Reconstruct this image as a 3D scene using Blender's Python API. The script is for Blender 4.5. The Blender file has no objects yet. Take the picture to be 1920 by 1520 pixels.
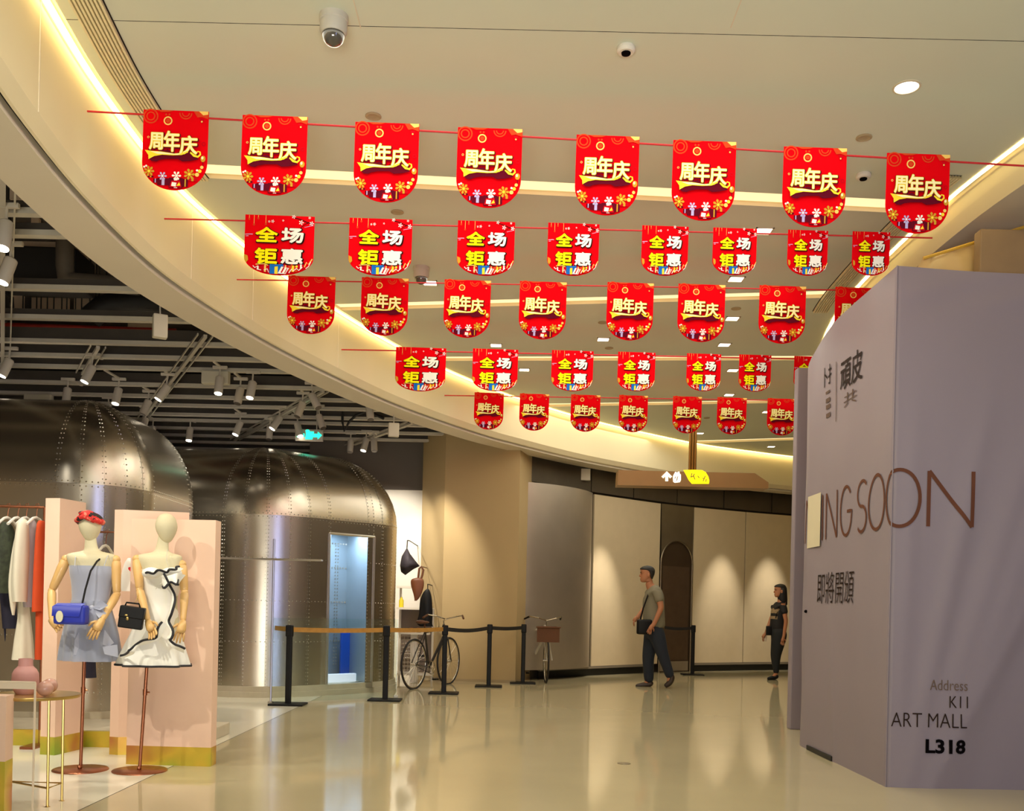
import bpy, bmesh, math, random
import numpy as np
from mathutils import Vector, Matrix, noise
random.seed(7)
PI = math.pi
SC = bpy.context.scene
COL = SC.collection
F_PX, HC, Y0, ROLL = 1800.0, 1.15, 1136.0, 0.0227
CR, SR = math.cos(ROLL), math.sin(ROLL)
# ------------------------------------------------------------------ camera
cam_d = bpy.data.cameras.new('camera')
cam = bpy.data.objects.new('camera', cam_d)
COL.objects.link(cam)
cam.matrix_world = Matrix.Translation((0, 0, HC)) @ Matrix.Rotation(-ROLL, 4, 'Y') @ Matrix.Rotation(PI/2, 4, 'X')
cam_d.sensor_width = 36.0
cam_d.lens = F_PX/1920*36
cam_d.shift_y = (Y0-760)/1920
cam_d.clip_start = 0.05
cam_d.clip_end = 200
SC.camera = cam
# ------------------------------------------------------------------ exposure, world
SC.view_settings.view_transform = 'Standard'
SC.view_settings.look = 'None'
SC.view_settings.gamma = 1
SC.view_settings.use_curve_mapping = False
SC.view_settings.exposure = 0.0
world = bpy.data.worlds.new('world')
SC.world = world
world.use_nodes = True
world.node_tree.nodes['Background'].inputs[0].default_value = (1.0, 0.88, 0.72, 1)
world.node_tree.nodes['Background'].inputs[1].default_value = 0.3


def area(name, loc, target, size, power, color, size_y=None, spread=PI):
    l = bpy.data.lights.new(name, 'AREA')
    l.energy = power; l.color = color; l.size = size
    l.shape = 'RECTANGLE'; l.size_y = size_y or size
    l.spread = spread
    o = bpy.data.objects.new(name, l); COL.objects.link(o)
    o.location = loc
    d = Vector(target)-Vector(loc)
    o.rotation_euler = d.to_track_quat('-Z', 'Y').to_euler()
    return o


def spot(name, loc, target, power, angle, color=(1, 0.80, 0.55), blend=0.6, r=0.03):
    l = bpy.data.lights.new(name, 'SPOT')
    l.energy = power; l.color = color; l.spot_size = math.radians(angle); l.spot_blend = blend
    l.shadow_soft_size = r
    o = bpy.data.objects.new(name, l); COL.objects.link(o)
    o.location = loc
    d = Vector(target)-Vector(loc)
    o.rotation_euler = d.to_track_quat('-Z', 'Y').to_euler()
    return o


WARM = (1.0, 0.95, 0.80)
COOL = (0.42, 0.50, 1.0)
# the atrium behind the camera: cool skylight on the right, plus added warm fills
area('atrium_light', (7.0, -4.5, 2.6), (3.4, 6.4, 1.7), 1.6, 185, COOL, 4.4)
area('left_wall_fill', (-7.5, -1.0, 4.3), (-11.5, -1.5, 1.0), 5.0, 150, (1, 0.92, 0.78), 1.5)  # added fill, not a real lamp: brightens the left wall the pods reflect
area('ceiling_uplight_fill', (-0.2, -2.0, 0.5), (-0.2, 2.6, 4.15), 3.0, 190, (1, 0.98, 0.86), 2.0, spread=2.1)  # added unseen fill near the floor, aimed up to brighten the ceiling
area('rear_wall_fill', (0, -3.0, 4.0), (0, -8.6, 1.5), 8.0, 160, (1, 0.88, 0.70), 1.5)  # added fill on the unseen rear wall, lifts reflections in the steel pods
# the rows of downlights of the corridor
area('corridor_light_near', (0.2, 5.0, 4.05), (0.2, 5.0, 0), 3.5, 95, WARM, 4.0)
area('corridor_light_middle', (0.7, 9.3, 4.05), (0.7, 9.3, 0), 3.2, 90, WARM, 4.0)
area('corridor_light_far', (2.0, 14.2, 4.05), (2.0, 14.2, 0), 4.0, 105, WARM, 4.5)
# the shop on the left: track lighting


# ------------------------------------------------------------------ projection helpers
def ray(px, py):
    dx, dy = px-960.0, py-Y0
    return (dx*CR+dy*SR)/F_PX, (dx*SR-dy*CR)/F_PX      # X/D, Z/D


def W(px, py, D):
    a, b = ray(px, py)
    return Vector((a*D, D, HC+b*D))


def G(px, py, h=0.0):
    a, b = ray(px, py)
    D = (h-HC)/b
    return Vector((a*D, D, h))


# ------------------------------------------------------------------ materials
def S(r, g, b):
    def f(c):
        c /= 255.0
        return c/12.92 if c <= 0.04045 else ((c+0.055)/1.055)**2.4
    return (f(r), f(g), f(b), 1.0)


MATS = {}


def mat(name, col, rough=0.6, metal=0.0, vary=0.06, scale=6.0, bump=0.0, bscale=40.0, emit=0.0, alpha=1.0,
        trans=0.0, aniso=0.0, sheen=0.0, stretch=None, coat=0.0, ecol=None):
    if name in MATS:
        return MATS[name]
    m = bpy.data.materials.new(name)
    m.use_nodes = True
    nt = m.node_tree
    p = nt.nodes['Principled BSDF']
    p.inputs['Roughness'].default_value = rough
    p.inputs['Metallic'].default_value = metal
    p.inputs['Base Color'].default_value = col
    if vary > 0 or bump > 0:
        tc = nt.nodes.new('ShaderNodeTexCoord')
        mp = nt.nodes.new('ShaderNodeMapping')
        if stretch:
            mp.inputs['Scale'].default_value = stretch
        nt.links.new(tc.outputs['Object'], mp.inputs[0])
    if vary > 0:
        n = nt.nodes.new('ShaderNodeTexNoise')
        n.inputs['Scale'].default_value = scale
        n.inputs['Detail'].default_value = 4
        nt.links.new(mp.outputs[0], n.inputs['Vector'])
        r = nt.nodes.new('ShaderNodeMapRange')
        r.inputs['From Min'].default_value = 0.25; r.inputs['From Max'].default_value = 0.75
        r.inputs['To Min'].default_value = 1-vary; r.inputs['To Max'].default_value = 1+vary
        nt.links.new(n.outputs['Fac'], r.inputs['Value'])
        hs = nt.nodes.new('ShaderNodeVectorMath'); hs.operation = 'SCALE'
        hs.inputs[0].default_value = col[:3]
        nt.links.new(r.outputs[0], hs.inputs['Scale'])
        nt.links.new(hs.outputs[0], p.inputs['Base Color'])
    if bump > 0:
        n2 = nt.nodes.new('ShaderNodeTexNoise')
        n2.inputs['Scale'].default_value = bscale
        n2.inputs['Detail'].default_value = 3
        nt.links.new(mp.outputs[0], n2.inputs['Vector'])
        b = nt.nodes.new('ShaderNodeBump')
        b.inputs['Strength'].default_value = bump
        b.inputs['Distance'].default_value = 0.01
        nt.links.new(n2.outputs['Fac'], b.inputs['Height'])
        nt.links.new(b.outputs[0], p.inputs['Normal'])
    if emit > 0:
        p.inputs['Emission Color'].default_value = ecol or col
        p.inputs['Emission Strength'].default_value = emit
    if alpha < 1:
        p.inputs['Alpha'].default_value = alpha
    if trans > 0:
        p.inputs['Transmission Weight'].default_value = trans
        p.inputs['IOR'].default_value = 1.45
    if aniso:
        p.inputs['Anisotropic'].default_value = aniso
    if sheen:
        p.inputs['Sheen Weight'].default_value = sheen
    if coat:
        p.inputs['Coat Weight'].default_value = coat
        p.inputs['Coat Roughness'].default_value = 0.05
    MATS[name] = m
    return m


# ------------------------------------------------------------------ mesh building
def wloc(o):
    v = Vector((0, 0, 0))
    while o is not None:
        v += o.location
        o = o.parent
    return v


class MB:
    def __init__(s):
        s.v = []; s.f = []; s.mi = []; s.cur = 0

    def add(s, vs, fs, M=None):
        b = len(s.v)
        for v in vs:
            v = Vector(v)
            s.v.append(tuple(M @ v) if M is not None else tuple(v))
        for f in fs:
            s.f.append(tuple(b+i for i in f)); s.mi.append(s.cur)
        return s

    def box(s, c, d, rz=0.0, bev=0.0, M=None):
        hx, hy, hz = d[0]/2, d[1]/2, d[2]/2
        bev = min(bev, hx*.8, hy*.8, hz*.8)
        T = Matrix.Translation(c) @ Matrix.Rotation(rz, 4, 'Z')
        if M is not None:
            T = M @ T
        if bev <= 0:
            vs = [(x, y, z) for x in (-hx, hx) for y in (-hy, hy) for z in (-hz, hz)]
            fs = [(0, 1, 3, 2), (4, 6, 7, 5), (0, 4, 5, 1), (2, 3, 7, 6), (0, 2, 6, 4), (1, 5, 7, 3)]
            return s.add(vs, fs, T)
        bm = bmesh.new()
        bmesh.ops.create_cube(bm, size=1)
        for v in bm.verts:
            v.co = Vector((v.co.x*d[0], v.co.y*d[1], v.co.z*d[2]))
        bmesh.ops.bevel(bm, geom=list(bm.edges), offset=bev, segments=2, affect='EDGES', profile=0.6)
        bm.verts.index_update()
        s.add([v.co.copy() for v in bm.verts], [[v.index for v in f.verts] for f in bm.faces], T)
        bm.free()
        return s

    def tube(s, pts, r, n=8, closed=False, cap=True, flat=None):
        pts = [Vector(p) for p in pts]
        rs = r if isinstance(r, (list, tuple)) else [r]*len(pts)
        N = len(pts)
        t0 = (pts[1]-pts[0]).normalized()
        up = Vector((0, 0, 1)) if abs(t0.z) < 0.9 else Vector((1, 0, 0))
        u = t0.cross(up).normalized()
        rings = []
        for i in range(N):
            if closed:
                t = (pts[(i+1) % N]-pts[i-1]).normalized()
            else:
                t = (pts[min(i+1, N-1)]-pts[max(i-1, 0)]).normalized()
            u = (u - t*u.dot(t))
            if u.length < 1e-6:
                u = t.orthogonal()
            u.normalize()
            w = t.cross(u)
            rings.append([pts[i]+(u*math.cos(2*PI*k/n)+w*math.sin(2*PI*k/n))*rs[i] for k in range(n)])
        vs = [p for ring in rings for p in ring]
        fs = []
        for i in range(N if closed else N-1):
            j = (i+1) % N
            for k in range(n):
                fs.append((i*n+k, i*n+(k+1) % n, j*n+(k+1) % n, j*n+k))
        if cap and not closed:
            fs.append(tuple(range(n-1, -1, -1)))
            fs.append(tuple((N-1)*n+k for k in range(n)))
        return s.add(vs, fs)

    def lathe(s, prof, n=20, c=(0, 0, 0), M=None, sx=1, sy=1, cap=True):
        vs = []; fs = []
        for (r, z) in prof:
            for k in range(n):
                vs.append((c[0]+r*sx*math.cos(2*PI*k/n), c[1]+r*sy*math.sin(2*PI*k/n), c[2]+z))
        for i in range(len(prof)-1):
            for k in range(n):
                fs.append((i*n+k, i*n+(k+1) % n, (i+1)*n+(k+1) % n, (i+1)*n+k))
        if cap:
            fs.append(tuple(range(n-1, -1, -1)))
            fs.append(tuple((len(prof)-1)*n+k for k in range(n)))
        return s.add(vs, fs, M)

    def ball(s, c, r, n=12, m=8, M=None):
        if not isinstance(r, (tuple, list)):
            r = (r, r, r)
        prof = [(math.sin(PI*(i+.02)/(m+.04)), -math.cos(PI*(i+.02)/(m+.04))) for i in range(m+1)]
        vs = []; fs = []
        for (a, z) in prof:
            for k in range(n):
                vs.append((c[0]+a*r[0]*math.cos(2*PI*k/n), c[1]+a*r[1]*math.sin(2*PI*k/n), c[2]+z*r[2]))
        for i in range(m):
            for k in range(n):
                fs.append((i*n+k, i*n+(k+1) % n, (i+1)*n+(k+1) % n, (i+1)*n+k))
        fs.append(tuple(range(n-1, -1, -1))); fs.append(tuple(m*n+k for k in range(n)))
        return s.add(vs, fs, M)

    def prism(s, plan, z0, z1):
        n = len(plan)
        area2 = sum(plan[i][0]*plan[(i+1) % n][1]-plan[(i+1) % n][0]*plan[i][1] for i in range(n))
        if area2 < 0:
            plan = plan[::-1]
        vs = [(p[0], p[1], z0) for p in plan]+[(p[0], p[1], z1) for p in plan]
        fs = [(i, (i+1) % n, n+(i+1) % n, n+i) for i in range(n)]
        fs += [tuple(range(n-1, -1, -1)), tuple(range(n, 2*n))]
        return s.add(vs, fs)

    def grid(s, P, closed=False):
        """P[i][j] points -> quads"""
        a, b = len(P), len(P[0])
        vs = [p for r in P for p in r]
        fs = []
        for i in range(a-1):
            for j in range(b if closed else b-1):
                k = (j+1) % b
                fs.append((i*b+j, i*b+k, (i+1)*b+k, (i+1)*b+j))
        return s.add(vs, fs)

    def build(s, name, m, parent=None, local=False, smooth=False, **props):
        me = bpy.data.meshes.new(name)
        off = Vector((0, 0, 0)) if (local or parent is None) else wloc(parent)
        me.from_pydata([tuple(Vector(v)-off) for v in s.v], [], s.f)
        ms = m if isinstance(m, (list, tuple)) else [m]
        for x in ms:
            me.materials.append(x)
        if len(ms) > 1:
            me.polygons.foreach_set('material_index', s.mi)
        me.update()
        if smooth:
            me.polygons.foreach_set('use_smooth', [True]*len(me.polygons))
            if smooth != 'all':
                try:
                    me.set_sharp_from_angle(angle=math.radians(40))
                except Exception:
                    pass
        o = bpy.data.objects.new(name, me)
        COL.objects.link(o)
        if parent is not None:
            o.parent = parent
        for k, v in props.items():
            o[k] = v
        return o


def thing(name, label, cat, loc=(0, 0, 0), group=None, rz=0.0):
    o = bpy.data.objects.new(name, None)
    o.empty_display_size = 0.1
    COL.objects.link(o)
    o.location = loc
    o.rotation_euler = (0, 0, rz)
    return tag(o, label, cat, group)


def tag(o, label, cat, group=None):
    o['label'] = label; o['category'] = cat
    if group:
        o['group'] = group
    return o


def struct(mb, name, m, **k):
    return mb.build(name, m, kind='structure', **k)


def dup(o, loc, label, group=None, rz=None, scale=None):
    r = o.copy(); COL.objects.link(r); r.location = loc
    if rz is not None:
        r.rotation_euler = (0, 0, rz)
    if scale is not None:
        r.scale = scale
    r['label'] = label
    if group:
        r['group'] = group
    for ch in list(o.children):
        c = ch.copy(); COL.objects.link(c); c.parent = r
        for g in list(ch.children):
            d = g.copy(); COL.objects.link(d); d.parent = c
    return r


def interp(rows, steps):
    """Catmull-Rom through tuples"""
    R = np.array(rows, float)
    out = []
    n = len(R)
    for i in range(n-1):
        p0, p1, p2, p3 = R[max(i-1, 0)], R[i], R[i+1], R[min(i+2, n-1)]
        for k in range(steps):
            t = k/steps
            out.append(0.5*((2*p1)+(p2-p0)*t+(2*p0-5*p1+4*p2-p3)*t*t+(3*p1-p0-3*p2+p3)*t**3))
    out.append(R[-1])
    return out


# ================================================================== STRUCTURE
KS = 0.85
HA, HCEIL, HR = 1.15+2.75*KS, 1.15+3.53*KS, 1.15+3.35*KS
Lraw = [(-2.3, -8), (-2.35, 0), (-2.55, 3), (-2.75, 4.8), (-2.88, 5.7), (-2.98, 6.7), (-3.0, 8.0), (-2.88, 9.04), (-2.6, 10.4), (-2.2, 11.75),
        (-1.69, 13.2), (-1.08, 14.5), (-.36, 15.8), (.06, 16.4), (.8, 17.4), (1.57, 18.3), (2.7, 19.4), (3.85, 20.4),
        (5, 21.1), (6.3, 21.8), (8.5, 22.8)]
Lc = [(a*KS, b*KS) for a, b in Lraw]
Lc = [tuple(p) for p in interp(Lc, 5)]
Rc = [tuple(p) for p in interp([(4.6, -7), (4.0, 0), (3.67, 2.6), (3.27, 5.2), (3.16, 6.1), (3.09, 7.0), (3.10, 8.4), (3.2, 9.6), (3.5, 11), (4.2, 13), (5.0, 14.9),
                                (6.2, 17.3), (7.225, 19.38)], 5)]


def offset(curve, d):
    out = []
    n = len(curve)
    for i in range(n):
        a = Vector(curve[max(i-1, 0)]); b = Vector(curve[min(i+1, n-1)])
        t = (b-a).normalized()
        nrm = Vector((-t.y, t.x))     # to the left of travel
        out.append((curve[i][0]+nrm.x*d, curve[i][1]+nrm.y*d))
    return out


def at_D(curve, D):
    for i in range(len(curve)-1):
        a, b = curve[i], curve[i+1]
        if a[1] <= D <= b[1]:
            t = (D-a[1])/max(b[1]-a[1], 1e-9)
            return a[0]+(b[0]-a[0])*t
    return curve[-1][0] if D > curve[-1][1] else curve[0][0]


def strip(curveA, zA, curveB, zB):
    return [[(a[0], a[1], zA) for a in curveA], [(b[0], b[1], zB) for b in curveB]]


M_ceil = mat('ceiling_paint', S(218, 222, 204), 0.85, vary=0.03, scale=0.8)
M_fascia = mat('fascia_paint', S(236, 222, 184), 0.8, vary=0.04, scale=1.2, stretch=(1, 1, 0.4))
M_soffit = mat('soffit_paint', S(224, 212, 190), 0.8, vary=0.03, scale=1.0)
M_dark = mat('dark_void', S(22, 19, 17), 0.9, vary=0.1)
M_led = mat('cove_led', S(255, 226, 150), 0.5, vary=0, emit=12.0, ecol=(1.0, 0.80, 0.36, 1))
M_led2 = mat('trough_led', S(255, 226, 160), 0.5, vary=0, emit=.95, ecol=(1.0, 0.84, 0.48, 1))
M_floor = mat('resin_floor', S(192, 180, 146), 0.075, vary=0.07, scale=0.9, bump=0.03, bscale=1.6)
M_tile = mat('shop_floor_tile', S(236, 230, 210), 0.08, vary=0.04, scale=1.2, bump=0.02, bscale=2.0)

# floor: resin hall floor, paler slabs in the shop
XB = -2.30
mb = MB(); mb.add([(XB, -9, 0), (14, -9, 0), (14, 26, 0), (XB, 26, 0)], [(0, 1, 2, 3)])
struct(mb, 'floor', M_floor)
mb = MB(); mb.add([(-16, -9, 0), (XB-.006, -9, 0), (XB-.006, 26, 0), (-16, 26, 0)], [(0, 1, 2, 3)])
struct(mb, 'floor_shop', M_tile)
mb = MB(); mb.add([(-16, -9, -.004), (14, -9, -.004), (14, 26, -.004), (-16, 26, -.004)], [(0, 1, 2, 3)])
struct(mb, 'floor_joint', M_dark)

# ceiling with cross troughs, built row by row between the two curved edges
SLOT = 0.075
Li = offset(Lc, -SLOT)
troughs = [(6.72, 7.02, .22), (9.75, 9.05, .21), (11.75, 11.3, .19), (14.25, 13.6, .20), (17.0, 16.3, .2)]
troughs = [(6.72, 7.08, .22), (9.78, 9.0, .20), (11.75, 11.3, .19), (14.3, 13.55, .19), (17.15, 16.3, .2)]
SEAM = 5.0


def rowpts(Dl, Dr, z, n=14):
    a = (at_D(Li, Dl), Dl); b = (at_D(Rc, Dr), Dr)
    return [(a[0]+(b[0]-a[0])*k/n, a[1]+(b[1]-a[1])*k/n, z) for k in range(n+1)]


edges = [(-7.9, -7.9)]
segs = []
cuts = [(SEAM-.0025, SEAM-.0025, SEAM+.0025, SEAM+.0025)]+[(a-w/2, b-w/2, a+w/2, b+w/2) for a, b, w in troughs]
prev = (-7.0, -7.0)
mb = MB()
for (a0, b0, a1, b1) in cuts+[(19.0, 19.0, None, None)]:
    n = max(2, int((a0-prev[0])/0.35))
    P = [rowpts(prev[0]+(a0-prev[0])*k/n, prev[1]+(b0-prev[1])*k/n, HCEIL) for k in range(n+1)]
    mb.grid([r[::-1] for r in P])
    if a1 is not None:
        prev = (a1, b1)
struct(mb, 'ceiling', M_ceil)
mb = MB(); mb.grid([r for r in [rowpts(SEAM-.05, SEAM-.05, HCEIL+.01), rowpts(SEAM+.05, SEAM+.05, HCEIL+.01)]])
struct(mb, 'ceiling_joint', M_dark)
for (a, b, w) in troughs:
    mb = MB(); h = w/2
    P = [rowpts(a-h, b-h, HCEIL), rowpts(a-h, b-h, HCEIL+.1), rowpts(a+h, b+h, HCEIL+.1), rowpts(a+h, b+h, HCEIL)]
    mb.grid(P)
    t = mb.build('light_trough', M_fascia, kind='structure')
    m2 = MB()
    h2 = h-.012
    m2.grid([rowpts(a-h2, b-h2, HCEIL+.03), rowpts(a+h2, b+h2, HCEIL+.03)])
    m2.build('light_diffuser', M_led2, t)

# short ceiling joints near the top of the picture
for (xa, ya, xb, yb) in ((666, -30, 666, 52), (1385, -30, 1385, 52)):
    p = G(xa, ya, HCEIL); q = G(xb, yb, HCEIL)
    mb = MB().box(((p.x+q.x)/2, (p.y+q.y)/2, HCEIL), (.006, abs(q.y-p.y), .004))
    mb.build('ceiling_seam', M_soffit, kind='structure')

# left fascia
LF = Lc
mb = MB()
zs = [HA+.10, HA+.16, HA+.3, HA+.5, HCEIL+.12]
offs = [0.0, 0.0, 0.0, 0.0, 0.0]
mb.grid([[(p[0], p[1], z) for p in offset(Lc, o)] for z, o in zip(zs, offs)][::-1])
mb.grid(strip(offset(Lc, .0), HA+.10, offset(Lc, .05), HA+.035))
mb.grid(strip(offset(Lc, .05), HA+.035, offset(Lc, .065), HA+.03))
struct(mb, 'fascia_left', M_fascia, smooth=True)
mb = MB()
mb.grid(strip(offset(Lc, .095), HA, offset(Lc, .42), HA))
mb.grid(strip(offset(Lc, .42), HA, offset(Lc, .42), 5.3))
mb.grid(strip(offset(Lc, .095), HA+.08, offset(Lc, .095), HA))
struct(mb, 'soffit_left', M_soffit, smooth=True)
mb = MB(); mb.grid(strip(offset(Lc, .05), HA+.06, offset(Lc, .12), HA+.06))
struct(mb, 'shadow_gap', M_dark)
# LED slot along fascia top
mb = MB(); mb.grid(strip(offset(Lc, -.012), HCEIL-.004, offset(Lc, -.05), HCEIL-.004))
struct(mb, 'cove_light_left', M_led)
mb = MB(); mb.grid(strip(offset(Lc, .0), HCEIL+.1, offset(Lc, -SLOT-.01), HCEIL+.1)); mb.grid(strip(offset(Lc, -SLOT), HCEIL+.1, offset(Lc, -SLOT), HCEIL))
struct(mb, 'cove_slot_left', M_fascia)

for px_, c0_ in ((350, 0), (60, 0), (640, 0), (905, 0), (480, 0)):
    best = min(Lc, key=lambda q: abs((q[0]/q[1] if q[1] > 1 else 9)-ray(px_, 500)[0]))
    mb = MB().box((best[0]+.001, best[1], HA+.39), (.008, .004, .58))
    struct(mb, 'fascia_joint', M_soffit)
# right fascia
mb = MB()
mb.grid(strip(offset(Rc, 0), HCEIL+.08, offset(Rc, -.10), HR+.08))
mb.grid(strip(offset(Rc, -.10), HR+.08, offset(Rc, -.16), HR))
struct(mb, 'fascia_right', M_fascia, smooth=True)
mb = MB(); mb.grid(strip(offset(Rc, -.05), HR+.02, [(9.5, p[1]) for p in Rc], HR+.02))
mb = MB(); mb.grid(strip(offset(Rc, -.16), HR, [(max(9.5, p[0]+.3), p[1]) for p in Rc], HR))
struct(mb, 'soffit_right', M_soffit)
mb = MB(); mb.grid(strip(offset(Rc, .03), HCEIL-.004, offset(Rc, -.0), HCEIL-.004))
struct(mb, 'cove_light_right', M_led)


def part_curve(curve, d0, d1):
    return [p for p in curve if d0 <= p[1] <= d1]


# linear slot grilles let into the ceiling along both edges
M_grille = mat('grille_slat', S(240, 228, 186), 0.5, vary=0.02)
fine = [tuple(p) for p in interp(Lc, 3)]
finer = [tuple(p) for p in interp(Rc, 3)]
for side, cv, d0, d1, o0, sg in (('left', fine, 1.5, 6.9, .15, -1), ('right', finer, 6.5, 9.6, .12, 1)):
    root = thing('ceiling_grille', 'long linear slot grille in the ceiling beside the '+('left' if side == 'left' else 'right')+' curved cove', 'grille')
    root.location = (cv[0][0]*0+(-2.3 if side == 'left' else 3.0), 5.0 if side == 'left' else 8.0, HCEIL)
    ns = 8 if side == 'left' else 7
    pitch = .0215
    for k in range(ns):
        c1 = part_curve(offset(cv, sg*(o0+k*pitch)), d0, d1)
        c2 = part_curve(offset(cv, sg*(o0+k*pitch+.0125)), d0, d1)
        n = min(len(c1), len(c2)); c1, c2 = c1[:n], c2[:n]
        b = MB()
        z1, z0 = HCEIL-.001, HCEIL-.022
        b.grid([[(p[0], p[1], z) for p in c] for c, z in ((c1, z1), (c1, z0), (c2, z0), (c2, z1))])
        b.build('slat', M_grille, root)
    c1 = part_curve(offset(cv, sg*(o0-.004)), d0, d1); c2 = part_curve(offset(cv, sg*(o0+ns*pitch)), d0, d1)
    n = min(len(c1), len(c2))
    b = MB(); b.grid(strip(c1[:n], HCEIL-.002, c2[:n], HCEIL-.002))
    b.build('backing', M_dark, root)

# shop shell: dark ceiling void and dark walls, hall shell behind the camera
mb = MB(); mb.add([(-16, -9, 5.2), (14, -9, 5.2), (14, 26, 5.2), (-16, 26, 5.2)], [(0, 3, 2, 1)])
struct(mb, 'ceiling_void', mat('void_paint', S(66, 58, 50), .9))
M_bwall = mat('shop_dark_wall', S(74, 66, 58), .8, vary=.05)
mb = MB().box((-8.6, 17.6, 2.6), (15, .2, 5.2)); struct(mb, 'wall_back', M_bwall)
M_hall = mat('hall_wall_paint', S(176, 156, 126), .8, vary=.05)
mb = MB().box((-11.5, 8, 2.6), (.2, 34, 5.2)); struct(mb, 'wall_left', M_hall)
mb = MB().box((-1, -8.6, 2.6), (30, .2, 5.2)); struct(mb, 'wall_behind', M_hall)
mb = MB().box((13.5, 8, 2.6), (.2, 34, 5.2)); struct(mb, 'wall_right', M_hall)

# ------------------------------------------------------------------ far curved shopfront
Wc = [tuple(p) for p in interp(offset(Lc, .56), 2)]
Wc = [p for p in Wc if p[0] > -1.6 and p[1] > 12]


def wall_at(px):
    a, _ = ray(px, 1100)
    for i in range(len(Wc)-1):
        p, q = Wc[i], Wc[i+1]
        fa, fb = p[0]-a*p[1], q[0]-a*q[1]
        if fa <= 0 <= fb:
            t = -fa/(fb-fa)
            return Vector((p[0]+(q[0]-p[0])*t, p[1]+(q[1]-p[1])*t))
    return Vector(Wc[-1])


def wall_curve(px0, px1, n):
    return [wall_at(px0+(px1-px0)*k/n) for k in range(n+1)]


M_wmetal = mat('brushed_wall_metal', S(150, 138, 118), .42, metal=.85, vary=.12, scale=2.5, bump=.12, bscale=3.0)
M_white = mat('white_panel', S(206, 188, 156), .75, vary=.03)
mb = MB()
wc = wall_curve(950, 1700, 60)
mb.grid([[(p.x, p.y+.04, 0.0) for p in wc], [(p.x, p.y+.04, 5.0) for p in wc]])
# leave the doorway as a recess in front of a dark lining
M_wdark = mat('dark_wall_metal', S(96, 86, 72), .5, metal=.6, vary=.15, scale=2)
wall_far = struct(mb, 'wall_far', M_wdark)


def wall_panel(px0, px1, z0, z1, th, m, name='wall_panel', n=6, out=0.02, label=None):
    c = [Vector(p) for p in wall_curve(px0, px1, n)]
    tx = (c[-1]-c[0]).normalized(); nn = Vector((tx.y, -tx.x))
    fr = [p+nn*(out+th) for p in c]; bk = [p+nn*out for p in c]
    b = MB()
    P = []
    P.append([(p.x, p.y, z0) for p in bk]); P.append([(p.x, p.y, z0) for p in fr])
    P.append([(p.x, p.y, z1) for p in fr]); P.append([(p.x, p.y, z1) for p in bk])
    b.grid(P)
    b.add([P[0][0], P[1][0], P[2][0], P[3][0]], [(3, 2, 1, 0)])
    b.add([P[0][-1], P[1][-1], P[2][-1], P[3][-1]], [(0, 1, 2, 3)])
    o = b.build(name, m, wall_far)
    if label:
        o['label'] = label
    return o


for (a, b_) in ((1107, 1231), (1295, 1391), (1393, 1488), (1490, 1590), (1592, 1690)):
    wall_panel(a, b_, .16, 3.08, .035, M_white)
M_kick = mat('black_kickplate', S(14, 13, 12), .5)
wall_panel(1010, 1205, 0, .12, .02, M_kick, 'kickplate')
wall_panel(1295, 1690, 0, .12, .02, M_kick, 'kickplate', 14)
M_rail = mat('grey_rail', S(140, 130, 116), .5, metal=.3)
wall_panel(1010, 1205, .12, .155, .05, M_rail, 'bottom_rail')
wall_panel(1295, 1690, .12, .155, .05, M_rail, 'bottom_rail', 14)
# upper dark band in pieces
for (a, b_) in ((975, 1100), (1102, 1180), (1182, 1262), (1264, 1350), (1352, 1440), (1442, 1560)):
    wall_panel(a, b_, 3.12, 4.2, .02, M_wdark, 'upper_panel')
# bulging stainless panel left of the white ones
c = wall_curve(968, 1104, 16)
tx = (c[-1]-c[0]).normalized(); nn = Vector((tx.y, -tx.x))
P = []
for z in (.16, 1.0, 2.0, 3.08):
    P.append([(p.x+nn.x*(.04+.30*math.sin(PI*k/16)**.7), p.y+nn.y*(.04+.30*math.sin(PI*k/16)**.7), z) for k, p in enumerate(c)])
b = MB(); b.grid(P)
M_steel = mat('stainless_shell', S(176, 166, 150), .30, metal=1.0, vary=.05, scale=3, bump=.05, bscale=2.0)
M_satin = mat('satin_steel', S(190, 180, 168), .42, metal=.85, vary=.06, scale=3, bump=.05, bscale=2.0)
b.build('curved_panel', M_satin, wall_far, smooth=True)
b = MB(); b.tube([(c[-1].x, c[-1].y-.06, .15), (c[-1].x, c[-1].y-.06, 3.1)], .022); b.build('corner_trim', M_steel, wall_far, smooth=True)
# arched doorway: metal surround with an arch cut out, recess behind
pa, pb = wall_at(1232), wall_at(1293)
tx = (pb-pa); w = tx.length; tx.normalize(); nn = Vector((tx.y, -tx.x))
DW, DH = w*.96, 2.42


def dp(u, v, d):
    p = pa+tx*(w/2+u)+nn*d
    return (p.x, p.y, v)


r = DW/2
arch = [(r*math.cos(t), DH-r+r*math.sin(t)) for t in [PI*k/18 for k in range(19)]]
door = thing('arched_doorway', 'narrow dark arched doorway with metal surround between the white wall panels', 'doorway', (pa.x+tx.x*w/2, pa.y+tx.y*w/2, 0))
b = MB()
outer = []
for (u, v) in arch:
    outer.append((u, 3.6))
b.grid([[dp(u, v, .07) for u, v in arch], [dp(max(-w/2, min(w/2, u*1.05)), 3.08, .07) for u, v in arch]])
b.build('surround', M_wmetal, door)
b = MB(); b.tube([dp(r, 0, .075)]+[dp(u, v, .075) for u, v in arch]+[dp(-r, 0, .075)], .016, 6)
b.build('arch_trim', M_steel, door, smooth=True)
b = MB()
full = [(r, 0)]+arch+[(-r, 0)]
b.grid([[dp(u, v, .07) for u, v in full], [dp(u, v, .058) for u, v in full]])
b.build('reveal', mat('door_reveal', S(70, 58, 46), .4, metal=.5), door)
M_door = mat('bronze_door', S(84, 68, 52), .4, metal=.5, vary=.12, scale=2)
b = MB(); b.add([dp(u, v, .052) for u, v in full], [tuple(range(len(full)))])
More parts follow.
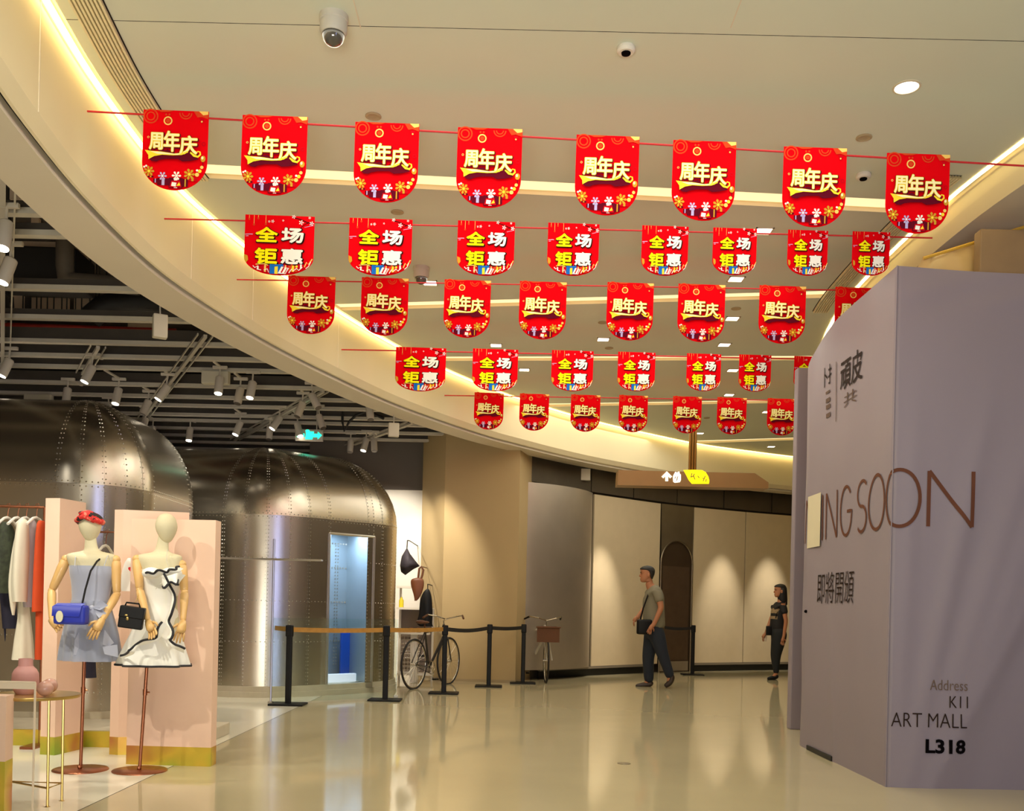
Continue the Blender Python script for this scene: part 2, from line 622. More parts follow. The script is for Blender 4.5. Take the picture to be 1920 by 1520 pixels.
b.build('door_leaf', M_door, door)
b = MB(); b.add([dp(-r*.86, .22, .056), dp(r*.86, .22, .056), dp(r*.86, 1.95, .056), dp(-r*.86, 1.95, .056)], [(0, 1, 2, 3)])
b.build('door_panel', mat('door_panel', S(104, 84, 66), .35, metal=.45, vary=.1), door)
b = MB(); b.add([dp(-r*.9, 0.02, .058), dp(r*.9, .02, .058), dp(r*.9, .2, .058), dp(-r*.9, .2, .058)], [(0, 1, 2, 3)])
b.build('kickplate', M_satin, door)

# the white back wall of the shop seen between the shell and the column
mb = MB().box((-2.05, 15.7, 1.5), (2.6, .12, 3.0)); struct(mb, 'wall_display', mat('lit_white_wall', S(244, 238, 226), .8, vary=.02))
mb = MB().box((-2.05, 15.7, 4.1), (2.6, .14, 2.2)); struct(mb, 'wall_display_top', mat('display_top', S(104, 96, 88), .8, vary=.02))

# column
p = G(966, 1280); q = G(826, 1276); l = G(788, 1270)
ex = (p-q); ex.z = 0
wd = ex.length; exn = ex.normalized(); ey = Vector((-exn.y, exn.x, 0))
cpl = [(q.x, q.y), (p.x, p.y), (p.x+ey.x*1.1, p.y+ey.y*1.1), (q.x+ey.x*1.1-.0, q.y+ey.y*1.1)]
# the column is turned so its left side shows
cx, cy = (p.x+q.x)/2, (p.y+q.y)/2
print('COLUMN', p, q, l)
al = ray(788, 1100)[0]
D4 = q.y+.95
cpl = [(q.x, q.y), (p.x, p.y), (p.x+.28, p.y+1.05), (al*D4, D4)]
cen = (sum(v[0] for v in cpl)/4, sum(v[1] for v in cpl)/4)
mb = MB().prism(cpl, 0, 5.2)
struct(mb, 'column_1', mat('column_paint', S(180, 156, 112), .7, vary=.03, scale=1.5))
mb = MB().prism([(cen[0]+(v[0]-cen[0])*1.006, cen[1]+(v[1]-cen[1])*1.006) for v in cpl], 0, .04)
struct(mb, 'baseboard_1', mat('column_base', S(160, 140, 104), .5))
# ================================================================== HOARDING on the right
M_fab = mat('hoarding_fabric', S(142, 131, 140), .55, vary=.03, scale=1.2)
XH, DH0, ZH = 2.50, 6.41, 3.48
hc = W(1660, 1475, DH0)
XH = hc.x
RC = .45
DEND = 8.25


def hpoint(u, z, out=0.0):
    """u>0 along the front face to the right, u<0 back along the left face and round its far corner"""
    if u >= 0:
        return Vector((XH+u, DH0-out, z))
    d = -u
    if d <= DEND-DH0:
        return Vector((XH-out, DH0+d, z))
    a = (d-(DEND-DH0))/RC
    if a <= PI/2:
        return Vector((XH+RC-(RC+out)*math.cos(a), DEND+(RC+out)*math.sin(a), z))
    return Vector((XH+RC+(d-(DEND-DH0)-RC*PI/2), DEND+RC+out, z))


def wrinkle(u, z):
    w = 0
    if u > 0:
        # long diagonal drapes falling to the lower left corner
        for (x0, k, wd, am) in ((.55, .42, .07, .016), (.95, .38, .09, .015), (1.35, .30, .08, .013), (.22, .20, .06, .010), (1.7, .25, .1, .012), (1.15, .55, .05, .008)):
            c = x0*(.25+k*z/1.2)
            w += am*math.exp(-((u-c)/wd)**2)*min(1, max(0, (2.9-z)/1.2))
        for (x0, z0, s, am) in ((.1, 3.3, .25, .012), (1.0, 3.35, .3, .012)):
            w += am*math.exp(-((z-z0-(u-x0)*.28)/.05)**2)*math.exp(-((u-x0)/.5)**2)
    else:
        w += .010*math.exp(-((u+1.15+.12*(z-1))/.04)**2)*(1 if z < 1.3 else 0)*min(1, (1.3-z)*3 if z < 1.3 else 0)
        w += .008*noise.noise((u*2.0+z*1.3, z*1.1-u*2, 3.1))
    w += .006*noise.noise((u*1.4, z*1.4, 7.7))
    e = 1.0 if abs(u) > .12 else abs(u)/.12
    return w*e


us = [-(DEND-DH0)-RC*PI/2-.6, -(DEND-DH0)-RC*PI/2]+[-(DEND-DH0)-RC*PI/2*k/10 for k in range(9, 0, -1)]
us += [-(DEND-DH0)*(1-k/46) for k in range(47)]
us += [3.2*k/90 for k in range(1, 91)]+[4.5, 6.0]
zsH = [0.03*0+ZH*k/80 for k in range(81)]
P = []
for z in zsH:
    row = []
    for u in us:
        sag = -.035*math.sin(PI*min(1, max(0, u)/1.9)) if 0 < u < 1.9 else 0
        zz = z+sag*(z/ZH)**8
        if u < -1.0:
            zz -= .30*min(1.6, (-1.0-u)/1.2)**2*(z/ZH)**6
        row.append(hpoint(u, zz, wrinkle(u, z)))
    P.append(row)
hoard = thing('shop_hoarding', 'tall off-white fabric hoarding box at the right with coming-soon lettering', 'hoarding', (XH+1.2, DH0+1.4, 0))
b = MB(); b.grid(P)
fab = b.build('fabric_cover', M_fab, hoard, smooth='all')
b = MB(); b.grid([[Vector(p)-Vector((0, 0, .012)) for p in P[-1]], [Vector((max(p[0]+.02, 3.4), min(max(p[1], 7.4), 7.6), p[2]-.1)) for p in P[-1]]])
b.build('top_cover', M_fab, hoard, smooth='all')
b = MB()
for u0, u1 in ((-(DEND-DH0)+.1, -1.02), (-.98, -.92)):
    p0, p1 = hpoint(u0, 0), hpoint(u1, 0)
b.box((XH-.006, DH0+1.36, .02), (.02, .62, .036))
b.build('base_gap', M_kick, hoard)
# seam tape up the near corner
b = MB(); b.tube([hpoint(0, z, .003) for z in (0.0, 1.0, 2.0, 3.0, ZH)], .0035, 6)
b.build('corner_seam', M_fab, hoard, smooth=True)
# second slimmer hoarding panel behind
mb = MB().box((2.76+1.5, 9.5, 1.78), (3.0, .12, 3.56), bev=.01)
o = mb.build('hoarding_panel', M_fab)
tag(o, 'plain grey-white hoarding panel standing behind the lettered hoarding', 'panel')


# -------- stroke lettering wrapped round the hoarding
def ribbon(b, pts, w, out=.004):
    """pts in (u,z); flat ribbon following the hoarding surface"""
    P2 = []
    for i in range(len(pts)-1):
        a, c = pts[i], pts[i+1]
        n = max(1, int(math.hypot(c[0]-a[0], c[1]-a[1])/.03))
        for k in range(n):
            P2.append((a[0]+(c[0]-a[0])*k/n, a[1]+(c[1]-a[1])*k/n))
    P2.append(pts[-1])
    L, R = [], []
    N = len(P2)
    for i in range(N):
        a = P2[max(i-1, 0)]; c = P2[min(i+1, N-1)]
        t = Vector((c[0]-a[0], c[1]-a[1]))
        if t.length < 1e-9:
            t = Vector((1, 0))
        t.normalize()
        n = Vector((-t.y, t.x))*w/2
        for S_, q in ((L, 1), (R, -1)):
            u, z = P2[i][0]+n.x*q, P2[i][1]+n.y*q
            S_.append(hpoint(u, z, wrinkle(u, z)+out))
    b.grid([L, R])


def arc(cx_, cz, rx, rz, a0, a1, n=32):
    return [(cx_+rx*math.cos(math.radians(a0+(a1-a0)*k/n)), cz+rz*math.sin(math.radians(a0+(a1-a0)*k/n))) for k in range(n+1)]


M_ink = mat('copper_ink', S(104, 66, 50), .5, vary=0)
M_ink2 = mat('brown_ink', S(46, 34, 28), .6, vary=0)
M_ink3 = mat('faint_ink', S(110, 92, 82), .8, vary=0)
M_black = mat('black_ink', S(10, 7, 9), .8, vary=0)
for m_ in (M_ink, M_ink2, M_ink3, M_black):
    m_.node_tree.nodes['Principled BSDF'].inputs['Specular IOR Level'].default_value = 0.05
LW = .017
z0, z1 = 1.745, 2.115
H = z1-z0


def letter(ch, u0, u1):
    w = u1-u0
    if ch == 'N':
        return [[(u0, z0), (u0, z1)], [(u0, z1), (u1, z0)], [(u1, z0), (u1, z1)]]
    if ch == 'I':
        return [[(u0, z0), (u0, z1)]]
    if ch == 'O':
        return [arc((u0+u1)/2, (z0+z1)/2, w/2, H/2+.004, 0, 360, 48)]
    if ch == 'S':
        cxx = (u0+u1)/2
        return [arc(cxx, z1-H*.25, w/2, H*.25, 40, 270, 24)+arc(cxx, z0+H*.25, w/2, H*.25, 90, -140, 24)[1:]]
    if ch == 'G':
        cxx, cz = (u0+u1)/2, (z0+z1)/2
        a = arc(cxx, cz, w/2, H/2, 45, 330, 36)
        return [a+[(u1, cz-.005), (cxx+.02, cz-.005)]]
    if ch == 'M':
        return [[(u0, z0), (u0, z1)], [(u0, z1), ((u0+u1)/2, z0+.08)], [((u0+u1)/2, z0+.08), (u1, z1)], [(u1, z1), (u1, z0)]]
    if ch == 'C':
        return [arc((u0+u1)/2, (z0+z1)/2, w/2, H/2, 45, 315, 30)]


for ch, u0, u1, lw in (('N', .245, .535, .026), ('O', -.085, .185, .024), ('O', -.40, -.12, .024), ('S', -.64, -.44, .024),
                       ('G', -1.0, -.76, .024), ('N', -1.34, -1.08, .024), ('I', -1.43, -1.43, .024), ('M', -1.86, -1.53, .02),
                       ('O', -2.24, -1.95, .02), ('C', -2.62, -2.32, .02)):
    b = MB()
    for s_ in letter(ch, u0, u1):
        ribbon(b, s_, lw, .005)
    o = b.build('letter', M_ink, hoard)
b = MB()
PP = [[hpoint(u, z, .009) for u in (-1.80, -1.7, -1.6, -1.46)] for z in (1.70, 1.9, 2.14)]
b.grid(PP)
b.build('paper_notice', mat('notice_paper', S(214, 204, 172), .7, vary=.02), hoard)


def text_mesh(s, bold=0.0):
    c = bpy.data.curves.new('text', 'FONT')
    c.body = s; c.offset = bold; c.resolution_u = 3
    o = bpy.data.objects.new('text', c); COL.objects.link(o)
    dg = bpy.context.evaluated_depsgraph_get()
    m = bpy.data.meshes.new_from_object(o.evaluated_get(dg))
    vs = [Vector(v.co) for v in m.vertices]; fs = [tuple(f.vertices) for f in m.polygons]
    bpy.data.objects.remove(o); bpy.data.curves.remove(c); bpy.data.meshes.remove(m)
    return vs, fs


def fit_text(s, x0, x1, y0, y1, bold=0.0, n=1):
    vs, fs = text_mesh(s, bold)
    ax, bx = min(v.x for v in vs), max(v.x for v in vs)
    ay, by = min(v.y for v in vs), max(v.y for v in vs)
    return [((v.x-ax)/(bx-ax)*(x1-x0)+x0, (v.y-ay)/(by-ay)*(y1-y0)+y0) for v in vs], fs


def hoard_text(s, u0, u1, zz0, zz1, m, bold=0.0, name='lettering'):
    p, f = fit_text(s, u0, u1, zz0, zz1, bold)
    b = MB(); b.add([hpoint(u, z, .006+wrinkle(u, z)) for u, z in p], f)
    b.build(name, m, hoard)


def hu(px, py):
    """point on front face (u,z) for a pixel"""
    v = W(px, py, DH0)
    return v.x-XH, v.z


def hl(px, py):
    a, b_ = ray(px, py)
    D = XH/a
    return -(D-DH0), HC+b_*D


for s_, x0, x1, ya, yb, m, bo in (('Address', 1742, 1812, 1293, 1275, M_ink3, -.006), ('K11', 1778, 1812, 1326, 1305, M_ink2, -.008),
                                  ('ART MALL', 1670, 1810, 1361, 1338, M_ink2, -.012), ('L318', 1733, 1808, 1411, 1386, M_black, .035)):
    u0, zz0 = hu(x0, ya); u1, zz1 = hu(x1, yb)
    hoard_text(s_, u0, u1, zz0, zz1, m, bo)
for s_, x0, x1, ya, yb, m, bo in (('頑皮', 1577, 1618, 722, 664, M_ink2, .01), ('卜扌', 1547, 1560, 722, 685, M_ink2, .01),
                                  ('共', 1583, 1607, 758, 732, M_ink3, 0), ('即將開頒', 1534, 1602, 1131, 1071, M_ink2, -.004)):
    xm = (x0+x1)/2
    u0, _ = hl(x0, (ya+yb)/2); u1, _ = hl(x1, (ya+yb)/2)
    _, zz0 = hl(xm, ya); _, zz1 = hl(xm, yb)
    hoard_text(s_, u0, u1, zz0, zz1, m, bo)
b = MB(); u0, za = hl(1567, 790); _, zb = hl(1567, 680)
ribbon(b, [(u0, za), (u0, zb)], .012, .006)
b.build('divider_line', M_ink3, hoard)
b = MB()
for k, yy in enumerate((735, 750, 762, 778)):
    u0, za = hl(1553, yy)
    ribbon(b, [(u0-.05, za), (u0+.05, za)], .035 if k else .02, .006)
b.build('small_print', M_ink3, hoard)
u0, za = hl(1513, 1146)
b = MB(); b.ball(hpoint(u0, za, .01), .014); b.build('hook', M_black, hoard)

# tan bulkhead draped with plastic behind the top of the hoarding
M_plast = mat('plastic_sheet', S(206, 176, 122), .35, vary=.10, scale=2.5, bump=.5, bscale=3)
M_tape = mat('yellow_tape', S(214, 170, 60), .5, vary=.02)
b = MB()
A = W(1729, 486, 6.9); B_ = W(1930, 424, 6.9)
A2, B2 = W(1690, 560, 6.75), W(1935, 560, 6.75)
nG = 14
P = []
for j in range(5):
    t = j/4
    P.append([(A2.lerp(B2, k/nG)).lerp(A.lerp(B_, k/nG), t)+Vector((0, .05*noise.noise((k*.7, j*.9, 1)), 0)) for k in range(nG+1)])
b.grid(P)
sheet = thing('plastic_sheeting', 'tan plastic sheeting with yellow tape above the hoarding top', 'sheeting', (3.6, 6.85, 3.4))
b.build('sheet', M_plast, sheet, smooth='all')
b = MB(); b.tube([A.lerp(B_, k/6)+Vector((0, -.02, 0)) for k in range(7)], .012, 6); b.build('tape', M_tape, sheet)
b = MB()
q0, q1 = W(1835, 445, 6.7), W(1960, 510, 6.7)
b.box(((q0.x+q1.x)/2, 6.72, (q0.z+q1.z)/2), (q1.x-q0.x, .1, q0.z-q1.z+.1), bev=.01)
b.build('boxed_bulkhead', mat('bulkhead_tan', S(150, 122, 84), .6, vary=.08), sheet)

# ================================================================== CEILING FITTINGS
M_grey = mat('camera_housing', S(196, 190, 178), .5, vary=0)
M_dome = mat('smoked_dome', S(70, 66, 60), .12, vary=0, coat=.6)
M_plastic = mat('white_plastic', S(232, 226, 214), .45, vary=0)


def dome_camera(px, py, label, w=.147):
    p = G(px, py, HCEIL)
    t = thing('dome_camera', label, 'security camera', p, 'dome cameras on the ceiling')
    k = w/.147
    MB().lathe([(.0735*k, 0), (.0735*k, -.03*k), (.070*k, -.034*k), (.070*k, -.08*k), (.060*k, -.095*k)], 24).build('housing', M_grey, t, local=True, smooth=True)
    MB().lathe([(.056*k, -.09*k), (.056*k, -.10*k), (.050*k, -.125*k), (.036*k, -.142*k), (.015*k, -.152*k), (.002, -.154*k)], 20).build('dome', M_dome, t, local=True, smooth=True)
    return t


dome_camera(626, 30, 'large grey dome camera on the near ceiling, above the second pennant of the front string')
dome_camera(790, 501, 'smaller looking grey dome camera further along the ceiling behind the second string of pennants')


def smoke_detector(px, py, label):
    p = G(px, py, HCEIL)
    t = thing('smoke_detector', label, 'smoke detector', p, 'smoke detectors on the ceiling')
    MB().lathe([(.045, 0), (.050, -.008), (.050, -.022), (.040, -.032)], 20).build('body', M_plastic, t, local=True, smooth=True)
    MB().lathe([(.026, -.030), (.024, -.040), (.014, -.044)], 14).build('sensor', M_black, t, local=True, smooth=True)


smoke_detector(1174, 88, 'white smoke detector alone on the near ceiling right of the dome camera')
smoke_detector(1619, 326, 'white smoke detector seen between the last two pennants of the front string')
M_ring = mat('ring_paint', S(176, 158, 124), .7, vary=0)
for px, py, lab in ((700, 217, 'flat round sprinkler cover just above the third pennant of the front string'),
                    (1620, 257, 'flat round sprinkler cover above the gap between the last two front pennants'),
                    (745, 397, 'flat round sprinkler cover above the second pennant of the second string'),
                    (1130, 604, 'flat round sprinkler cover left of the fifth pennant of the third string'),
                    (1380, 578, 'flat round sprinkler cover right of the sixth pennant of the third string'),
                    (1142, 652, 'flat round sprinkler cover between the fourth string pennants, near a lit square downlight'),
                    (1325, 783, 'flat round sprinkler cover beside the fifth pennant of the farthest string')):
    p = G(px, py, HCEIL)
    o = MB().lathe([(.048, 0), (.050, -.006), (.040, -.010), (.034, -.006), (.010, -.008)], 18, c=p).build('sprinkler_cover', M_ring, smooth=True)
    tag(o, lab, 'sprinkler cover', 'round sprinkler covers on the ceiling')

M_lamp = mat('downlight_lens', (1, .97, .9, 1), .4, vary=0, emit=6.0, ecol=(1, .93, .80, 1))
M_trimw = mat('downlight_trim', S(220, 208, 180), .5, vary=0)
DL = [(1700, 163, 'brightest downlight on the near ceiling at the upper right', 1), (1431, 433, 'square downlight beside the sixth pennant of the second string', 0),
      (1380, 523, 'square downlight just below the sixth pennant of the second string', 0), (1373, 597, 'square downlight right of the sixth pennant of the third string', 0),
      (1358, 646, 'square downlight just below the sixth pennant of the third string', 0), (1374, 694, 'square downlight between the last two full pennants of the fourth string', 0),
      (1367, 740, 'square downlight between the fourth string and the farthest string', 0), (930, 647, 'square downlight above the second pennant of the fourth string', 0),
      (983, 693, 'square downlight right of the second pennant of the fourth string', 0), (806, 530, 'square downlight right of the second pennant of the third string, under the dome camera', 0),
      (1131, 636, 'small square downlight left of the fifth pennant of the third string', 0), (1438, 772, 'square downlight left of the last pennant of the farthest string', 0),
      (1312, 812, 'square downlight beside the top of the sign pole', 0), (1446, 837, 'farthest square downlight, right of the sign pole', 0),
      (1092, 742, 'square downlight at the top of the third pennant of the farthest string', 0)]
for px, py, lab, big in DL:
    p = G(px, py, HCEIL)
    t = thing('downlight', lab, 'downlight', p, 'ceiling downlights')
    if big:
        MB().lathe([(.078, 0), (.078, -.004), (.066, -.006), (.064, .0)], 24).build('trim_ring', M_trimw, t, local=True, smooth=True)
        MB().lathe([(.064, -.002), (.03, -.004), (.001, -.004)], 24, cap=False).build('lens', M_lamp, t, local=True)
    else:
        k = .062
        bb = MB()
        for sx, sy, dx, dy in ((0, 1, 2*k+.02, .012), (0, -1, 2*k+.02, .012), (1, 0, .012, 2*k+.02), (-1, 0, .012, 2*k+.02)):
            bb.box((sx*(k+.004), sy*(k+.004), -.003), (dx, dy, .006))
        bb.build('trim_frame', M_trimw, t, local=True)
        MB().box((0, 0, -.001), (2*k, 2*k, .002)).build('lens', M_lamp, t, local=True)

# ================================================================== OPEN SHOP CEILING
M_beam = mat('grey_steel_beam', S(196, 188, 172), .6, vary=.08)
M_web = mat('dark_beam_web', S(70, 62, 54), .7, vary=.08)
M_track = mat('light_track', S(190, 182, 168), .5, vary=0)
A_edge = offset(Lc, .44)
ys = [407, 447, 547, 602, 646, 672, 697, 727, 748, 764, 781, 796, 811, 824, 836, 848]
ZB = 3.72
rows_ = []
for i, y in enumerate(ys):
    xr = 200 if i < 6 else 400 if i < 11 else 600
    a, b_ = ray(xr, y)
    D = (ZB-HC)/b_
    rows_.append(D)
print('BEAMS', [round(d, 1) for d in rows_])
nm = ['nearest grey ceiling beam over the shop, almost at the curved soffit', 'second grey ceiling beam from the front over the shop', 'third grey ceiling beam, in front of the bent duct',
      'fourth grey ceiling beam, just in front of the red pipe', 'fifth grey ceiling beam, behind the red pipe']
for i, D in enumerate(rows_):
    x1 = at_D(A_edge, D) if D < 16.5 else -2.0
    x0 = -11.4
    root = thing('ceiling_beam', nm[i] if i < 5 else 'grey ceiling beam over the shop, number %d of the regular row counted from the near end' % (i+1), 'beam', ((x0+x1)/2, D, ZB), 'grey beams under the open shop ceiling')
    MB().box(((x0+x1)/2, D, ZB+.02), (x1-x0, .075, .04)).build('flange', M_beam, root)
    wh = .07 if i < 4 else .13 if i < 8 else .2
    MB().box(((x0+x1)/2, D+.02, ZB+.035+wh/2), (x1-x0, .02, wh)).build('web', M_web, root)
ZT = ZB-.017
TR = [((385, 630), (215, 855), 'long diagonal light track starting at the curved soffit beside the white box'),
      ((606, 734), (440, 825), 'diagonal light track in the middle of the shop ceiling'),
      ((772, 793), (637, 842), 'short diagonal light track nearest the column'),
      ((184, 651), (155, 701), 'short diagonal light track near the left pod'),
      ((5, 330), (5, 690), 'light track running up the left edge of the picture')]
tr_pts = []
for (p0, p1, lab) in TR:
    a, c = G(*p0, ZT), G(*p1, ZT)
    tr_pts.append((a, c))
    d = (c-a).normalized()
    root = thing('light_track', lab, 'light track', (a+c)/2, 'diagonal light tracks under the shop beams')
    L = (c-a).length
    ang = math.atan2(d.y, d.x)
    MB().box((a+c)/2, (L, .035, .03), rz=ang).build('rail', M_track, root)
    s_ = d.cross(Vector((0, 0, 1)))
    MB().box((a+c)/2+s_*.07+Vector((0, 0, .01)), (L, .012, .02), rz=ang).build('conduit', M_beam, root)
    MB().box((a+c)/2-s_*.07+Vector((0, 0, .01)), (L, .012, .02), rz=ang).build('conduit', M_beam, root)

M_head = mat('spot_housing', S(196, 186, 170), .5, vary=0)
M_glow = mat('spot_glow', (1, .95, .85, 1), .4, vary=0, emit=9.0, ecol=(1, .90, .72, 1))
M_off = mat('spot_dark_face', S(90, 80, 70), .4, vary=0)
heads = [(158, 716, 1, .35, 0), (216, 757, 1, .1, 1), (212, 788, 1, -.45, 2), (296, 749, 1, .5, 0), (266, 809, 1, .15, 1), (354, 826, 1, 0, 2), (441, 815, 1, .3, 0),
         (409, 738, 1, 0, 1), (468, 746, 1, .1, 2), (510, 804, 1, .5, 0), (563, 818, 1, -.3, 1), (681, 845, 1, .2, 2), (4, 466, 1, 0, 0), (4, 530, 1, .2, 1), (3, 705, 1, .3, 2),
         (267, 777, 0, .3, 0), (445, 757, 0, .1, 1), (557, 781, 0, .3, 2), (597, 765, 0, -.5, 0), (695, 787, 0, -.15, 1), (504, 824, 0, 0, 2), (656, 848, 0, 0, 0), (702, 846, 0, -.1, 1),
         (123, 757, 0, 0, 2), (284, 824, 0, 0, 0), (606, 803, 0, -.4, 1)]


def near(px, py):
    best = None
    words = ('near the left pod', 'over the two pods', 'over the far pod', 'close to the curved soffit')
    return words[0 if px < 190 else 1 if px < 400 else 2 if px < 590 else 3]


proto = {}
ZS = ZT-.30
for i, (px, py, on, tilt, kk) in enumerate(heads):
    p = G(px, py, ZS)
    lab = '%s track spotlight %s, %s' % ('lit' if on else 'unlit', near(px, py), ['tilted to the right' if tilt < -.05 else 'tilted to the left' if tilt > .05 else 'pointing straight down'][0])
    nth = sum(1 for h in heads[:i] if h[2] == on and near(h[0], h[1]) == near(px, py))
    lab += ', %s one there' % ['first', 'second', 'third', 'fourth', 'fifth', 'sixth', 'seventh', 'eighth'][min(nth, 7)]
    key = (on, round(tilt, 2))
    # the head swings about its stem: face at p, pivot above
    ax = Vector((math.sin(tilt), .25*math.cos(tilt), math.cos(tilt))).normalized()
    t = thing('track_spotlight', lab, 'spotlight', (p.x, p.y, ZT), 'track spotlights in the shop ceiling')
    q = p+ax*.20
    MB().tube([p+ax*.004, p+ax*.02, p+ax*.19, q], [.042, .047, .047, .038], 14).build('housing', M_head, t, smooth=True)
    MB().tube([p-ax*.002, p+ax*.006], [.040, .040], 14).build('lens', M_glow if on else M_off, t)
    MB().tube([q-ax*.04, (q.x, q.y, ZT)], .010, 8).build('stem', M_head, t)
    if on:
        spot('track_lamp', p-ax*.02, p-ax*1.0-Vector((0, 0, .35)), 62 if px > 190 else 90, 88, (1, .94, .80), .8, .035)
    MB().box((q.x, q.y, ZT+.0), (.16, .03, .034), bev=.004).build('adapter', M_head, t)
    Dn = min(rows_, key=lambda d: abs(d-q.y))
    if abs(Dn-q.y) > .03 and px > 10:
        MB().box((q.x, (q.y+Dn)/2, ZB-.008), (.03, abs(Dn-q.y), .016)).build('bracket_arm', M_head, t)

M_apw = mat('white_box_plastic', S(206, 198, 176), .5, vary=0)
p = G(300, 612, 3.35)
t = thing('hanging_speaker', 'white box speaker hanging under the curved soffit on a thin wire', 'speaker', (p.x, p.y, 3.35))
s_ = F_PX/p.y
MB().box(p, (26/s_, .08, 44/s_), rz=.5, bev=.012).build('body', M_apw, t)
MB().tube([p+Vector((0, .0, 22/s_)), p+Vector((-.02, .02, .35)), p+Vector((0, .03, 5.2-3.35))], .006, 6).build('wire', M_beam, t)
p = G(738, 806, 3.3)
t = thing('hanging_speaker', 'white box speaker hanging beside the top of the column', 'speaker', (p.x, p.y, 3.3))
s_ = F_PX/p.y
MB().box(p, (20/s_, .08, 26/s_), rz=.2, bev=.012).build('body', M_apw, t)
MB().tube([p+Vector((0, .0, 13/s_)), p+Vector((0, .02, 1.9))], .008, 6).build('bracket', M_beam, t)
for (px, py, w, h, lab) in ((405, 700, 50, 24, 'grey junction box between beams, above the middle spotlights'), (73, 736, 50, 18, 'grey junction box on a beam above the left pod'), (1096, 890, 21, 22, 'pale square speaker on the dark band above the bulging steel panel')):
    if px > 1000:
        wp = wall_at(px); Dd = wp.y-.12
    else:
        Dd = min(rows_, key=lambda d: abs(d-G(px, py, ZB).y))-.02
    p = W(px, py, Dd); s_ = F_PX/Dd
    if px < 1000:
        p.z = ZB-h/s_/2
    o = MB().box(p, (w/s_, .1, h/s_), bev=.01).build('junction_box' if px < 1000 else 'wall_speaker', M_apw)
    tag(o, lab, 'box' if px < 1000 else 'speaker')
# exit sign, green running man and arrow on a dark plate
p = W(580, 816, 13.2)
t = thing('exit_sign', 'small glowing green exit sign hanging among the shop spotlights', 'exit sign', p)
MB().box(p, (.38, .05, .16), bev=.005).build('casing', M_head, t)
M_green = mat('green_glow', S(40, 230, 190), .5, vary=0, emit=1.6, ecol=(.02, .80, .52, 1))
b = MB(); y_ = p.y-.028
def P3(u, v):
    return (p.x+u, y_, p.z+v)
for quad in (((-.17, -.03), (-.06, -.03), (-.06, .02), (-.17, .02)), ((-.05, -.06), (.05, -.06), (.07, .05), (-.04, .05)), ((.06, -.03), (.12, -.03), (.12, .02), (.06, .02))):
    b.add([P3(*q) for q in quad], [(0, 1, 2, 3)])
b.add([P3(.12, -.06), P3(.18, 0), P3(.12, .05)], [(0, 1, 2)])
b.add([P3(-.02+.03*math.cos(k*PI/5), .055+.022*math.sin(k*PI/5)) for k in range(10)], [tuple(range(10))])
b.build('symbol', M_green, t)
MB().tube([p+Vector((.1, 0, .08)), p+Vector((.1, 0, 5.2-p.z))], .008).build('hanger', M_beam, t)

# ducts, pipes and hangers above the beams
M_duct = mat('duct_grey', S(120, 110, 98), .5, metal=.3, vary=.1)
M_ductd = mat('duct_black', S(26, 23, 21), .6, vary=.1)
M_red = mat('red_pipe', S(150, 34, 22), .5, vary=.1)
M_slabw = mat('pale_board', S(190, 168, 146), .8, vary=.1)
b = MB()
pts = [W(122, 440, 9.4), W(122, 500, 9.4), W(124, 520, 9.4), W(135, 527, 9.4), W(160, 529, 9.4), W(260, 537, 9.4)]
o = b.tube(pts, .085, 12).build('bent_duct', M_duct, smooth=True); tag(o, 'bent grey round duct above the shop beams', 'duct')
o = MB().box(W(75, 510, 9.7), (.9, .5, .35), rz=.05, bev=.02).build('black_duct', M_ductd); tag(o, 'black rectangular duct beside the bent grey duct', 'duct')
o = MB().tube([W(170, 595, 9.9), W(190, 578, 9.9), W(215, 570, 9.9), W(260, 566, 9.9), W(330, 570, 9.9)], .12, 10).build('flexible_duct', M_ductd, smooth=True); tag(o, 'black curved flexible duct above the hanging white speaker', 'duct')
o = MB().tube([W(-200, 602, 11.2), W(330, 620, 11.2)], .028, 8).build('sprinkler_pipe', M_red, smooth=True); tag(o, 'longer red sprinkler pipe across the shop ceiling, with a branch', 'pipe', 'red sprinkler pipes')
t = thing('sprinkler_branch', 'short red pipe branch with a pale sprinkler head', 'pipe', W(180, 620, 11.0))
MB().tube([W(184, 620, 11.15), W(178, 634, 11.0), W(165, 633, 11.0)], .026, 8).build('elbow', M_red, t, smooth=True)
MB().tube([W(166, 633, 11.0), W(155, 632, 11.0)], .03, 8).build('sprinkler_head', M_head, t)
o = MB().tube([W(-250, 648, 12.1), W(320, 665, 12.1), W(420, 668, 12.1)], .028, 8).build('sprinkler_pipe', M_red, smooth=True); tag(o, 'shorter red sprinkler pipe further back in the shop ceiling', 'pipe', 'red sprinkler pipes')
for k, (x0, y0, x1, y1, D) in enumerate(((25, 455, 115, 500, 10.4), (135, 460, 165, 505, 10.4), (15, 500, 55, 528, 10.0), (20, 555, 45, 578, 11.5), (60, 560, 130, 580, 11.8), (140, 562, 230, 580, 11.8), (240, 600, 290, 640, 12.5), (20, 340, 70, 375, 8.6), (60, 410, 75, 425, 9.0))):
    p0, p1 = W(x0, y1, D), W(x1, y0, D)
    o = MB().box(((p0.x+p1.x)/2, D, (p0.z+p1.z)/2), (p1.x-p0.x, .04, p1.z-p0.z)).build('ceiling_board', M_slabw)
    tag(o, 'pale board patch in the gap between shop beams, %s' % ['behind the bent duct', 'right of the bent duct', 'left of the black duct', 'small one at the left edge', 'wide one below the black duct', 'wide one below the bent duct', 'near the white speaker', 'topmost, under the soffit tip', 'tiny one near the second beam'][k], 'board')
b = MB()
for k in range(26):
    x = 45+k*12+random.uniform(-4, 4)
    p0 = W(x, 552+random.uniform(-3, 3), 11.4)
    b.tube([(p0.x, p0.y, 5.2), p0+Vector((0, 0, -.28))], .008, 5)
b.build('hanger_rods', M_ductd, kind='stuff', label='thin dark hanger rods above the shop beams')
